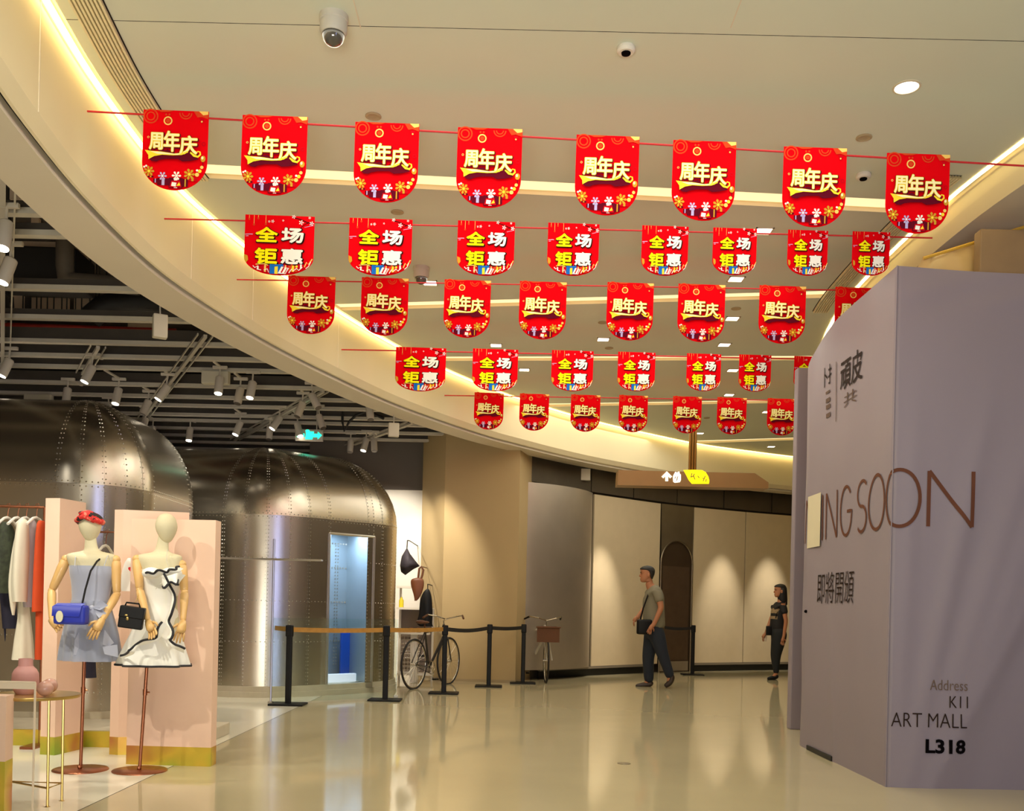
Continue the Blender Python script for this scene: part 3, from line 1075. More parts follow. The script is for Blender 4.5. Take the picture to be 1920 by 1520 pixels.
o = MB().tube([(W(14, 552, 9.6).x, 9.6, 5.2), W(14, 552, 9.6), W(22, 558, 9.6), W(23, 575, 9.6), W(15, 592, 9.6), W(8, 604, 9.6)], .02, 8).build('black_cable', M_ductd, smooth=True); tag(o, 'black looped cable by the left edge track', 'cable')
o = MB().tube([(W(640, 808, 13).x, 13, 5.2), W(642, 790, 13), W(645, 808, 13), W(655, 790, 13), W(668, 778, 13), W(690, 770, 13), W(720, 785, 13)], .018, 8).build('black_cable', M_ductd, smooth=True); tag(o, 'black arching cable above the far pod spotlights', 'cable')

# ================================================================== HANGING SIGN
Dg = 13.6
M_sbrown = mat('sign_bronze', S(150, 116, 72), .45, metal=.3, vary=.04)
M_spole = mat('sign_pole_brass', S(132, 96, 40), .35, metal=.7, vary=.03)
a, c = W(1158, 895, Dg), W(1418, 897, Dg)
sc_ = F_PX/Dg
t = thing('hanging_sign', 'long bronze wayfinding sign box hanging from the ceiling on a brass pole', 'sign', ((a.x+c.x)/2, Dg+.15, a.z))
hgt = 28/sc_
zc = a.z
xe = W(1441, 905, Dg).x
b = MB()
prof = [(a.x, zc-hgt/2), (xe, zc-hgt/2), (xe, zc-hgt*.1), (c.x-.02, zc+hgt/2), (a.x+.01, zc+hgt/2)]
vs = [(x, Dg, z) for x, z in prof]+[(x, Dg+.3, z) for x, z in prof]
n = len(prof)
b.add(vs, [tuple(range(n)), tuple(range(2*n-1, n-1, -1))]+[(i, i+n, (i+1) % n+n, (i+1) % n) for i in range(n)])
b.build('sign_box', M_sbrown, t)
for dx in (-5, 0, 5):
    p0 = W(1298+dx, 881, Dg+.15)
    MB().tube([(p0.x, p0.y, p0.z-.03), (p0.x, p0.y, HCEIL)], .02, 10).build('pole', M_spole, t, smooth=True)
M_sw = mat('lit_symbol_white', (1, 1, .86, 1), .5, vary=0, emit=1.3, ecol=(1, 1, .80, 1))
M_sy = mat('lit_symbol_yellow', S(255, 235, 0), .5, vary=0, emit=.9, ecol=(1, .82, .0, 1))


def sp(px, py, d=.006):
    v = W(px, py, Dg); return (v.x, Dg-d, v.z)


b = MB()
b.tube([sp(1250, 902), sp(1250, 888)], .022, 6); b.tube([sp(1242, 895), sp(1250, 886), sp(1258, 895)], .02, 6)
b.build('arrow_symbol', M_sw, t)
b = MB()
pp = [(1262, 903), (1261.5, 893), (1264, 888), (1266, 884.5), (1268, 884.5), (1269, 887), (1271, 884), (1274, 884), (1274, 887), (1276.5, 890), (1276.5, 900), (1274.5, 904), (1265, 905)]
b.add([sp(x, y) for x, y in pp], [tuple(range(len(pp)-1, -1, -1))])
b.build('basket_symbol', M_sw, t)
b = MB()
for x, y in ((1267, 893), (1271, 893), (1270, 897)):
    b.tube([sp(x, y, .010), sp(x-2.0, y+4, .010)], .006, 5)
b.build('symbol_mark', M_sbrown, t)
b = MB()
pp = [(1281, 881), (1300, 880.5), (1316, 881), (1323, 885), (1328, 893), (1330, 901), (1329, 907), (1309, 907), (1297, 907), (1291, 900), (1286, 890)]
b.add([sp(x, y) for x, y in pp], [tuple(range(len(pp)-1, -1, -1))])
b.build('yellow_label', M_sy, t)
b = MB()
for (x0, y0, x1, y1) in ((1297, 887, 1295, 895), (1302, 888, 1299, 893), (1300, 892, 1303, 899), (1295, 894, 1299, 893), (1308, 892, 1311, 896), (1322, 892, 1318, 902), (1317, 896, 1319, 897), (1324, 898, 1323, 903)):
    b.tube([sp(x0, y0, .010), sp(x1, y1, .010)], .006, 5)
b.build('label_print', M_sbrown, t)
# ================================================================== RIVETED STEEL PODS
M_rivet = mat('rivet_heads', S(206, 198, 184), .3, metal=1.0, vary=0)
M_shell = mat('pod_steel', S(206, 198, 184), .27, metal=1.0, vary=.05, scale=1.6, bump=.05, bscale=1.4)
M_skirt = mat('pod_plinth', S(196, 184, 160), .5, vary=.08)


def rpath(poly, R, splits):
    """rounded closed polygon (counter-clockwise); returns list of runs: (kind, edge index, [(p, inward)...], frac)"""
    n = len(poly)
    V = [Vector(p) for p in poly]
    info = []
    for i in range(n):
        a, b_, c = V[i-1], V[i], V[(i+1) % n]
        d1 = (b_-a).normalized(); d2 = (c-b_).normalized()
        turn = math.atan2(d1.x*d2.y-d1.y*d2.x, d1.dot(d2))
        T = R*math.tan(turn/2)
        n1 = Vector((-d1.y, d1.x))
        info.append((b_-d1*T, b_+d2*T, b_-d1*T+n1*R, d1, turn, n1))
    runs = []
    for i in range(n):
        s0, e0, cen_, d1, turn, n1 = info[i]
        na = 4 if turn < 1.25 else 5
        for k in range(na):
            pts = []
            for j in range(6):
                t = turn*(k+j/5)/na
                v = Matrix.Rotation(t, 2) @ n1
                pts.append((cen_-v*R, v))
            runs.append(('arc', i, pts))
        nx = info[(i+1) % n]
        st, en = e0, nx[0]
        d = (en-st); L = d.length; d.normalize()
        nn_ = Vector((-d.y, d.x))
        fr = splits.get(i)
        if fr is None:
            m = max(1, round(L/1.15)); fr = [k/m for k in range(m+1)]
        elif callable(fr):
            fr = fr(st, en)
        for k in range(len(fr)-1):
            runs.append(('flat', i, [(st+d*L*fr[k], nn_), (st+d*L*fr[k+1], nn_)]))
    return runs


def make_pod(name, label, poly, R, ZSH, BH, zrows, splits=None, openings=(), rivet_runs=None):
    cx_ = sum(p[0] for p in poly)/len(poly); cy_ = sum(p[1] for p in poly)/len(poly)
    root = thing(name, label, 'pod', (cx_, cy_, 0))
    runs = rpath(poly, R, splits or {})
    NT = 9
    prof = [(R*(1-math.cos(PI/2*k/NT)), ZSH+BH*math.sin(PI/2*k/NT)) for k in range(NT+1)]
    rv = MB()

    def rivet(p, nrm, r=.0075):
        p = Vector(p); nrm = Vector(nrm).normalized()
        u = nrm.orthogonal().normalized(); w_ = nrm.cross(u)
        rv.add([p+(u*math.cos(a)+w_*math.sin(a))*r for a in (0, 1.257, 2.513, 3.77, 5.027)]+[p+nrm*r*.8], [(0, 1, 5), (1, 2, 5), (2, 3, 5), (3, 4, 5), (4, 0, 5)])
    for q, (kind, ei, pts) in enumerate(runs):
        opened = (kind, ei) in [(o[0], o[1]) for o in openings] and q in [o[2] for o in openings] if openings else False
        key = (kind, ei, sum(1 for r_ in runs[:q] if r_[0] == kind and r_[1] == ei))
        opened = key in openings
        lift = .0015 if q % 2 else .0
        lo = openings[key] if opened else .12
        b = MB()
        b.grid([[(p.x-v.x*lift, p.y-v.y*lift, z) for p, v in pts] for z in ([lo]+[z for z in zrows if z > lo]+[ZSH] if lo < ZSH else [lo, ZSH])])
        if lo < ZSH-.01:
            b.build('wall_panel', M_shell, root, smooth='all')
        b = MB()
        b.grid([[(p.x+v.x*(i_-lift), p.y+v.y*(i_-lift), z+lift) for p, v in pts] for i_, z in prof])
        b.build('roof_panel', M_shell, root, smooth='all')
        # rivets where the pod faces the hall
        mid, mv = pts[len(pts)//2]
        facing = mv.x*mid.x+mv.y*mid.y > -.25*mid.length
        if not facing or abs(mid.x) > 6.5:
            continue
        L = sum((pts[k+1][0]-pts[k][0]).length for k in range(len(pts)-1))
        n = max(2, int(L/.045))
        for k in range(n):
            t = k/n*(len(pts)-1); i0 = int(t); f = t-i0
            p = pts[i0][0].lerp(pts[i0+1][0], f); v = pts[i0][1].lerp(pts[i0+1][1], f)
            for z in [z for z in zrows if z > lo]+[ZSH-.02, ZSH+.02]:
                rivet((p.x, p.y, z), (-v.x, -v.y, 0))
        for (p, v) in (pts[0], pts[-1]):
            z = lo+.03
            off = (pts[1][0]-pts[0][0]).normalized()*(.014 if p is pts[0][0] else -.014)
            while z < ZSH-.03:
                rivet((p.x+off.x, p.y+off.y, z), (-v.x, -v.y, 0)); z += .045
            if R*PI/2 > .2:
                m = int((R+BH)*.78/.045)
                for k in range(1, m):
                    t = PI/2*k/m
                    i_, z = R*(1-math.cos(t)), ZSH+BH*math.sin(t)
                    nr = (-v.x*math.cos(t), -v.y*math.cos(t), math.sin(t)*R/BH)
                    o_ = off*(1-i_/R) if kind == 'arc' else off
                    rivet((p.x+v.x*i_+o_.x, p.y+v.y*i_+o_.y, z), nr)
    b = MB()
    cap = [(p.x+v.x*R, p.y+v.y*R, ZSH+BH) for kind, ei, pts in runs if kind == 'flat' for p, v in pts]
    b.add(cap, [tuple(range(len(cap)))])
    b.build('roof_deck', M_shell, root)
    rv.build('rivets', M_rivet, root, kind='stuff')
    # plinth
    loop = []
    for kind, ei, pts in runs:
        for p, v in pts[:-1]:
            loop.append((p, v))
    for (o_, za, zb, m) in ((.05, 0, .065, M_skirt), (.02, .065, .13, M_skirt)):
        b = MB()
        b.grid([[(p.x-v.x*o_, p.y-v.y*o_, z) for p, v in loop] for z in (za, zb)], closed=True)
        b.grid([[(p.x-v.x*o2, p.y-v.y*o2, zb) for p, v in loop] for o2 in (o_, -.05)], closed=True)
        b.build('plinth', m, root)
    return root, runs


poly1 = [(-9.5, 8.4), (-3.38, 8.4), (-3.42, 10.7), (-9.5, 10.7)]
pod1, _ = make_pod('steel_pod', 'riveted stainless steel pod at the far left behind the clothes rack', poly1, .62, 2.14, .84, [.3, .8, 1.3, 1.75])
SP = {}


def split2(st, en):
    out = [0]
    for px in (616, 700):
        a, _b = ray(px, 1100)
        d = en-st
        t = (a*st.y-st.x)/(d.x-a*d.y)
        out.append(t)
    print('DOORSPLIT', out)
    return out+[1.0]


Bv = Vector((-2.88, 11.25)); drr = Vector((.69, .72)).normalized()
Cv = Bv+drr*2.25
poly2 = [(-8.5, 12.65), (Bv.x, Bv.y), (Cv.x, Cv.y), (-2.75, 15.1), (-8.5, 15.3)]
pod2, runs2 = make_pod('steel_pod', 'large riveted stainless steel pod in the middle with a blue-lit doorway', poly2, 1.0, 2.17, .93, [.66, 1.15, 1.66],
                       {1: split2}, {('flat', 1, 1): 2.0})
# the doorway of the pod: frame and a cool-lit lining
fl = [r_ for r_ in runs2 if r_[0] == 'flat' and r_[1] == 1][1][2]
d0, d1 = fl[0][0], fl[1][0]; nin = fl[0][1]
M_frame = mat('door_frame_alu', S(200, 196, 186), .3, metal=.9, vary=0)
b = MB()
for p in (d0, d1):
    b.tube([(p.x, p.y, .1), (p.x, p.y, 2.0)], .018, 6)
b.tube([(d0.x, d0.y, 2.0), (d1.x, d1.y, 2.0)], .018, 6)
b.build('door_frame', M_frame, pod2)
b = MB()
M_inner = mat('pod_lining', S(176, 186, 190), .4, metal=.6, vary=.06, scale=2)
din = 1.0
c0 = d0+nin*din-(d1-d0)*.1; c1 = d1+nin*din+(d1-d0)*.45
e1 = c1.lerp(d1+(d1-d0)*.02+nin*.03, .6)
f1 = d1+(d1-d0)*.02+nin*.03
s0 = d0-(d1-d0)*.1+nin*.04
for (u, v) in ((c0, c1), (c1, e1), (e1, f1), (c0, s0)):
    b.grid([[(u.x, u.y, 0.1), (v.x, v.y, 0.1)], [(u.x, u.y, 2.15), (v.x, v.y, 2.15)]])
b.build('lining', M_inner, pod2)
b = MB(); b.add([(q.x, q.y, 2.15) for q in (c0, c1, e1, s0)], [(0, 1, 2, 3)]); b.build('lining_ceiling', M_inner, pod2)
b = MB(); b.add([(q.x, q.y, .105) for q in (c0, c1, e1, s0)], [(0, 1, 2, 3)]); b.build('lining_floor', M_skirt, pod2)
rv = MB()
ddir = (c1-c0).normalized(); nd = Vector((nin.x, nin.y, 0))
for z in (.62, 1.15, 1.62, 1.95):
    k = .02
    while k < (c1-c0).length:
        p = c0+ddir*k-nin*.004
        rv.box((p.x, p.y, z), (.02, .012, .02)); k += .045
for k2 in ((c1-c0).length*.82, (c1-c0).length*.82+.04):
    z = .3
    while z < 1.95:
        p = c0+ddir*k2-nin*.004
        rv.box((p.x, p.y, z), (.016, .012, .016)); z += .045
rv.build('inner_rivets', M_rivet, pod2, kind='stuff')
pl = W(690, 1100, 12.5)
l = bpy.data.lights.new('pod_inner_light', 'AREA'); l.energy = 26; l.color = (.55, .75, 1); l.size = .5
lo_ = bpy.data.objects.new('pod_inner_light', l); COL.objects.link(lo_)
mid_ = (d0+d1)/2+nin*.45
lo_.location = (mid_.x+.25, mid_.y+.2, 2.08)
q = d0.lerp(d1, 1.35)+nin*.85
o = MB().box((q.x, q.y, .70), (.22, .05, .62), rz=.7, bev=.01).build('blue_board', mat('royal_blue', S(20, 80, 190), .4, vary=0))
tag(o, 'royal blue board standing inside the pod doorway', 'board')
MB()
q = d0.lerp(d1, .75)+nin*.45
o2 = MB().box((q.x, q.y, .16), (.5, .06, .11), rz=.8, bev=.01).build('light_box', mat('lightbox', S(220, 226, 240), .4, vary=0, emit=.6))
tag(o2, 'glowing white low light box on the floor of the pod doorway', 'light box')
p = W(690, 1180, 12.4)
for o_ in (o,):
    o_.location.z = -.27

# slim steel post with a wide bar, in front of the pod corner
pg = G(507, 1321)
t = thing('glass_screen', 'tall clear glass screen with a steel post and bar in front of the middle pod', 'glass screen', pg)
tp = W(508, 1010, pg.y)
MB().tube([(pg.x, pg.y, 0), (pg.x, pg.y, tp.z)], .012, 8).build('post', M_frame, t)
u0 = W(405, 1047, pg.y); u1 = W(607, 1050, pg.y+.1)
MB().box(((u0.x+u1.x)/2, pg.y+.02, (u0.z+u1.z)/2), (u1.x-u0.x, .10, .02), bev=.006).build('bar', M_frame, t)
M_glass = mat('clear_glass', (.9, 1, .96, 1), .02, vary=0, trans=1.0)
g1 = G(748, 1302)
g1 = Vector((W(745, 1200, 11.6).x, 11.6, 0))
dx_ = g1-pg
b = MB(); b.box(((pg.x+g1.x)/2, (pg.y+g1.y)/2, .49), (dx_.length, .012, .94), rz=math.atan2(dx_.y, dx_.x))
b.build('glass_pane', M_glass, t)
for f in (.0, 1.0):
    q = pg.lerp(g1, f)
    MB().box((q.x, q.y, .02), (.05, .05, .04)).build('clamp', M_frame, t)

# ================================================================== PINK DISPLAY PANELS
M_pink = mat('pink_board', S(238, 202, 178), .55, vary=.02)
M_gold = mat('iridescent_gold', S(206, 178, 94), .35, metal=.4, vary=.3, scale=3)
nt = M_gold.node_tree
p_ = nt.nodes['Principled BSDF']
tc = nt.nodes.new('ShaderNodeTexCoord'); nz = nt.nodes.new('ShaderNodeTexNoise'); nz.inputs['Scale'].default_value = 2.2
cr_ = nt.nodes.new('ShaderNodeValToRGB')
cr_.color_ramp.elements[0].color = S(196, 120, 70); cr_.color_ramp.elements[0].position = .35
cr_.color_ramp.elements[1].color = S(150, 176, 60); cr_.color_ramp.elements[1].position = .68
e_ = cr_.color_ramp.elements.new(.5); e_.color = S(220, 190, 70)
nt.links.new(tc.outputs['Object'], nz.inputs['Vector']); nt.links.new(nz.outputs['Fac'], cr_.inputs['Fac']); nt.links.new(cr_.outputs[0], p_.inputs['Base Color'])


def pink(label, plan, top, hb=.13):
    cx_ = sum(p[0] for p in plan)/len(plan); cy_ = sum(p[1] for p in plan)/len(plan)
    t = thing('display_partition', label, 'display panel', (cx_, cy_, 0))
    MB().prism(plan, hb, top).build('board', M_pink, t)
    k = 1.004
    MB().prism([((x-cx_)*k+cx_, (y-cy_)*k+cy_) for x, y in plan], 0, hb).build('gold_base', M_gold, t)
    return t


def XY(px, D, py=1100):
    a, _ = ray(px, py); return (a*D, D)


pink('pink display panel behind the left mannequin, bright narrow end towards the hall', [XY(82, 6.95), XY(109, 6.92), XY(158, 7.22), (XY(158, 7.22)[0]-.11, 7.3)], W(100, 934, 6.95).z)
pink('taller pink display panel standing partly behind the right mannequin\'s panel', [XY(212, 7.02), XY(228, 7.0), XY(352, 7.12), (XY(352, 7.12)[0]-.07, 7.2)], W(225, 955, 7.0).z)
pink('frontmost wide pink display panel behind the right mannequin', [XY(244, 6.62), XY(402, 6.60), (XY(402, 6.6)[0]-.0, 6.72), (XY(244, 6.62)[0]+.02, 6.74)], W(320, 973, 6.6).z)
pink('pink panel end just entering the picture at the lower left corner', [(-2.95, 5.02), (XY(8, 5.0, 1480)[0], 5.0), (XY(0, 5.0, 1480)[0], 5.12), (-2.95, 5.12)], .62+.0, .28)
o = MB().box(((XY(0, 7.25)[0]-.6+XY(212, 7.25)[0])/2, 7.36, .06), (XY(212, 7.25)[0]-XY(0, 7.25)[0]+.6, .04, .12)).build('gold_kickboard', M_gold)
tag(o, 'low iridescent gold kickboard running between the pink panels', 'kickboard')
o = MB().box((-4.2, 7.9, .10), (3.6, .7, .10), bev=.01).build('low_plinth', M_skirt)
o.location.z = -.05
tag(o, 'low pale plinth in front of the left steel pod', 'plinth')
# ================================================================== STANCHIONS
M_blk = mat('black_metal', S(9, 8, 8), .5, vary=0)
M_blk.node_tree.nodes['Principled BSDF'].inputs['Specular IOR Level'].default_value = .25
M_belt = mat('black_belt', S(24, 20, 18), .7, vary=0)
M_beltg = mat('gold_belt', S(176, 128, 56), .6, vary=.15, scale=20)
st_px = [(540, 1321, 'frontmost black belt stanchion, in front of the middle pod', .0), (722, 1313, 'black belt stanchion in front of the right edge of the pod', 0),
         (832, 1300, 'black belt stanchion in front of the bicycle beside the column', 0), (916, 1287, 'black belt stanchion in front of the column', 0), (980, 1281, 'black belt stanchion at the right edge of the column', 0),
         (1298, 1265, 'black belt stanchion right of the arched doorway', 0)]
sts = []
for px, py, lab, _z in st_px:
    g = G(px, py)
    t = thing('belt_stanchion', lab, 'stanchion', g, 'black belt barrier posts')
    h_ = .885
    MB().box((0, 0, .01), (.38, .30, .02), bev=.005).build('base_plate', M_blk, t, local=True)
    MB().box((0, 0, h_/2), (.062, .062, h_), bev=.012).build('post', M_blk, t, local=True)
    MB().box((0, 0, h_-.065), (.078, .078, .13), bev=.014).build('belt_head', M_blk, t, local=True)
    sts.append((g, t, h_))


def belt(i, a, c, m, sag=.02):
    g, t, h_ = sts[i]
    b = MB(); n = 10
    a, c = Vector(a), Vector(c)
    P = []
    for zz in (-.026, .026):
        P.append([a.lerp(c, k/n)+Vector((0, 0, zz-sag*math.sin(PI*k/n))) for k in range(n+1)])
    b.grid(P)
    b.build('belt', m, t)


zb_ = .885-.05
gp = [s_[0] for s_ in sts]
belt(0, (gp[0].x, gp[0].y, zb_), (W(515, 1183, gp[0].y+.5).x, gp[0].y+.5, zb_), M_beltg, .0)
belt(1, (gp[0].x, gp[0].y, zb_), (gp[1].x, gp[1].y, zb_), M_beltg, .01)
belt(2, (gp[1].x, gp[1].y, zb_), (gp[2].x, gp[2].y, zb_), M_beltg, .01)
belt(3, (gp[2].x, gp[2].y, zb_), (gp[3].x, gp[3].y, zb_), M_belt, .03)
belt(4, (gp[3].x, gp[3].y, zb_), (gp[4].x, gp[4].y, zb_), M_belt, .015)
wq = wall_at(1236)
belt(5, (gp[5].x, gp[5].y, zb_), (wq.x, gp[5].y-.2, zb_), M_belt, .02)

# ================================================================== PENNANT STRINGS
M_cord = mat('red_cord', S(196, 24, 30), .6, vary=0)
C_ = lambda n, r, g, b_: mat(n, S(r, g, b_), .6, vary=0)
PR = [C_('print_red', 220, 4, 18), C_('print_crimson', 196, 10, 28), C_('print_orange', 214, 70, 34), C_('print_pale_gold', 246, 206, 110), C_('print_yellow', 255, 224, 60),
      C_('print_cream', 255, 244, 190), C_('print_maroon', 96, 12, 34), C_('print_white', 246, 244, 236), C_('print_lilac', 190, 176, 224), C_('print_gold', 206, 156, 50),
      C_('print_blue', 30, 110, 200), C_('print_black', 40, 16, 14), C_('print_bright_yellow', 255, 244, 20)]
RED, CRI, ORA, PGO, YEL, CRE, MAR, WHI, LIL, GOL, BLU, BLK, BYE = range(13)


class Print:
    def __init__(s):
        s.b = MB(); s.y = -.0012

    def poly(s, pts, c, step=True):
        s.b.cur = c
        s.b.add([(x, s.y, z) for x, z in pts], [tuple(range(len(pts)))])
        if step:
            s.y -= .00025

    def disc(s, cx_, cz, r, c, n=14, rz=None):
        s.poly([(cx_+r*math.cos(2*PI*k/n), cz+(rz or r)*math.sin(2*PI*k/n)) for k in range(n)], c)

    def ring(s, cx_, cz, r0, r1, c, n=16, a0=0, a1=2*PI):
        s.b.cur = c
        P = [[(cx_+r*math.cos(a0+(a1-a0)*k/n), s.y, cz+r*math.sin(a0+(a1-a0)*k/n)) for k in range(n+1)] for r in (r0, r1)]
        s.b.grid(P); s.y -= .00025

    def line(s, pts, w, c):
        s.b.cur = c
        L, R_ = [], []
        for i, p in enumerate(pts):
            a = pts[max(i-1, 0)]; d = pts[min(i+1, len(pts)-1)]
            t_ = Vector((d[0]-a[0], d[1]-a[1])).normalized()
            ww = w[i] if isinstance(w, (list, tuple)) else w
            L.append((p[0]-t_.y*ww/2, s.y, p[1]+t_.x*ww/2)); R_.append((p[0]+t_.y*ww/2, s.y, p[1]-t_.x*ww/2))
        s.b.grid([L, R_]); s.y -= .00025

    def text(s, st, x0, x1, z0_, z1_, cols, bold, shear=0):
        r = bold
        p, f = fit_text(st, x0+r, x1-r, z0_+r, z1_-r, 0)
        s.b.cur = cols
        n = 8 if r > .012 else 4
        for k in range(n):
            ox, oz = r*math.cos(2*PI*k/n+.4), r*math.sin(2*PI*k/n+.4)
            s.b.add([(x+ox, s.y-.000004*k, z+oz) for x, z in p], f)
        s.y -= .00025

    def flower(s, cx_, cz, r, c, n=6, c2=None):
        for k in range(n):
            a = 2*PI*k/n
            s.b.cur = c
            s.b.add([(cx_, s.y, cz), (cx_+r*.8*math.cos(a-.3), s.y, cz+r*.8*math.sin(a-.3)), (cx_+r*math.cos(a), s.y, cz+r*math.sin(a)), (cx_+r*.8*math.cos(a+.3), s.y, cz+r*.8*math.sin(a+.3))], [(0, 1, 2, 3)])
        s.y -= .00025
        s.disc(cx_, cz, r*.25, c2 if c2 is not None else YEL, 6)

    def gift(s, x0, z0_, x1, z1_, c, rc):
        s.poly([(x0, z0_), (x1, z0_), (x1, z1_), (x0, z1_)], c)
        m_ = (x0+x1)/2; w_ = (x1-x0)*.12
        s.poly([(m_-w_, z0_), (m_+w_, z0_), (m_+w_, z1_), (m_-w_, z1_)], rc)


# local space: width 1 (x -.5...5), top at z=0; type A height 1.24, type B height .9
def outline(hs, ht, n=28, x=.5):
    """straight sides to -hs, elliptic bottom to -ht"""
    return [(-x, 0), (x, 0)]+[(x*math.cos(t), -hs-(ht-hs)*math.sin(t)) for t in [PI*k/n for k in range(n+1)]]


def bound(xx, hs, ht, x=.5):
    k = max(-1, min(1, xx/x))
    return -hs-(ht-hs)*math.sqrt(max(0, 1-k*k))


def sheet_mesh(hs, ht):
    o_ = outline(hs, ht)
    b = MB()
    n = len(o_)
    vs = [(x, 0.0, z) for x, z in o_]+[(x, .004, z) for x, z in o_]
    b.add(vs, [tuple(range(n)), tuple(range(2*n-1, n-1, -1))]+[(i, i+n, (i+1) % n+n, (i+1) % n) for i in range(n)])
    return b


HSA, HTA = .80, 1.235
artA = Print()
# top ornaments
for (x, z, r) in ((-.385, -.10, .115), (.15, -.035, .10)):
    artA.ring(x, z, r*.82, r, ORA, 18, PI if z > -.05 else 0, 2*PI)
    artA.ring(x, z, r*.45, r*.62, ORA, 14, PI if z > -.05 else 0, 2*PI)
artA.ring(-.12, -.165, .048, .068, PGO, 16); artA.disc(-.12, -.165, .034, ORA, 10)
artA.disc(-.15, -.07, .016, ORA, 8); artA.disc(-.10, -.07, .016, ORA, 8)
artA.poly([(.27, -.005), (.495, -.005), (.495, -.12), (.40, -.09), (.33, -.10)], ORA)
artA.poly([(.35, -.004), (.495, -.004), (.495, -.05), (.42, -.065)], PGO)
artA.poly([(.36, -.11), (.44, -.12), (.40, -.20)], CRI); artA.disc(.40, -.165, .014, PGO, 6)
artA.poly([(-.3, -.004), (-.02, -.004), (-.1, -.03), (-.22, -.035)], ORA)
artA.ring(-.41, -.43, .010, .018, PGO, 8); artA.ring(.44, -.51, .02, .032, CRI, 10)
artA.b_low = None
gA = Print(); gA.y = artA.y
# bottom gifts clipped to the rounded hem
for (x0, x1, top, c, rc) in ((-.40, -.31, -1.03, MAR, GOL), (-.31, -.25, -1.07, MAR, LIL), (-.25, -.07, -1.06, MAR, LIL), (.14, .22, -1.06, MAR, GOL), (.22, .36, -1.04, CRI, GOL), (-.07, .14, -1.05, MAR, WHI)):
    zb2 = max(bound(x0, HSA, HTA), bound(x1, HSA, HTA))+.008
    if zb2 < top:
        gA.gift(x0, zb2, x1, top, c, rc)
for (x, z, r, c) in ((-.38, -.96, .085, GOL), (.24, -.99, .09, GOL)):
    gA.flower(x, z, r, c, 7, YEL)
for (x, z, r, c) in ((-.17, -1.03, .07, LIL), (.045, -1.02, .075, WHI)):
    gA.flower(x, z, r, c, 6, WHI)
gA.poly([(-.06, -1.20), (.13, -1.20), (.10, -1.09), (-.03, -1.10)], CRI); gA.poly([(-.03, -1.18), (.04, -1.19), (.05, -1.13), (-.02, -1.12)], WHI)
gA.poly([(.05, -1.18), (.11, -1.17), (.09, -1.12)], YEL)
for (x, z, r, c) in ((.36, -.995, .032, PGO), (.40, -.94, .028, YEL), (.43, -.88, .026, PGO), (.36, -.93, .018, WHI), (-.45, -.90, .016, WHI), (-.42, -.885, .016, WHI)):
    gA.disc(x, z, r, c, 10)
gA.disc(.445, -.75, .038, GOL, 14, .05); gA.disc(.435, -.735, .018, CRE, 8, .025); gA.line([(.445, -.8), (.45, -.86)], .008, MAR)
tA = Print(); tA.y = gA.y
# purple shadow and ribbon
tA.poly([(-.40, -.76), (-.30, -.70), (-.1, -.62), (.02, -.68), (.14, -.62), (.30, -.66), (.38, -.76), (.24, -.79), (.13, -.80), (.06, -.765), (-.12, -.77), (-.22, -.79), (-.27, -.815), (-.34, -.81)], MAR)
for (ch, x0, x1, za, zb) in (('周', -.385, -.175, -.635, -.365), ('年', -.165, .085, -.66, -.335), ('庆', .085, .355, -.69, -.40)):
    tA.text(ch, x0-.014, x1+.024, za-.03, zb+.01, MAR, .020)
for (ch, x0, x1, za, zb) in (('周', -.385, -.175, -.635, -.365), ('年', -.165, .085, -.66, -.335), ('庆', .085, .355, -.69, -.40)):
    tA.text(ch, x0-.006, x1+.006, za-.004, zb+.004, YEL, .0125)
for (ch, x0, x1, za, zb) in (('周', -.385, -.175, -.635, -.365), ('年', -.165, .085, -.66, -.335), ('庆', .085, .355, -.69, -.40)):
    tA.text(ch, x0+.001, x1-.001, za+.003, zb-.003, CRE, .005)
rib = [(-.40, -.735), (-.30, -.75), (-.15, -.745), (.0, -.74), (.12, -.735), (.22, -.72)]
tA.poly([(-.445, -.645), (-.34, -.655), (-.2, -.66), (.0, -.685), (.14, -.67), (.2, -.64), (.22, -.66), (.12, -.705), (-.02, -.715), (-.18, -.71), (-.30, -.735), (-.385, -.785), (-.39, -.72)], YEL)
tA.poly([(-.36, -.662), (-.2, -.666), (.0, -.69), (.12, -.68), (.06, -.705), (-.1, -.70), (-.25, -.70)], CRE)
tA.line([(.25, -.66), (.31, -.71), (.37, -.725), (.405, -.69), (.40, -.65), (.365, -.64), (.35, -.66)], [.02, .035, .03, .025, .02, .016, .012], YEL)

HSB, HTB = .60, .86
gB = Print()
for (x, l_) in ((-.44, .05), (-.37, .13), (-.31, .04), (-.2, .12)):
    gB.line([(x, -.004), (x, -l_)], .006, PGO); gB.disc(x, -l_-.012, .016, ORA, 8)
gB.line([(.18, -.02), (.3, -.05), (.4, -.09), (.49, -.10)], .012, BLK); gB.line([(.27, -.2), (.36, -.12), (.42, -.09)], .008, BLK); gB.line([(.36, -.16), (.49, -.13)], .006, LIL)
for (x, z, r) in ((.20, -.01, .03), (.31, -.09, .038), (.46, -.10, .035), (.05, -.07, .016), (-.1, -.085, .025), (-.15, -.09, .018), (.43, -.02, .02)):
    gB.flower(x, z-.005, r, WHI, 5, LIL)
gB.line([(-.49, -.29), (-.42, -.285), (-.38, -.285)], .01, LIL); gB.line([(-.48, -.315), (-.44, -.31)], .008, LIL)
tB = Print(); tB.y = gB.y
for (ch, x0, x1, za, zb, c) in (('全', -.345, -.015, -.395, -.175, BYE), ('场', .03, .355, -.395, -.175, WHI), ('钜', -.345, -.015, -.71, -.475, BYE), ('惠', .03, .355, -.70, -.475, WHI)):
    tB.text(ch, x0-.008, x1+.022, za-.018, zb+.006, BLK, .017)
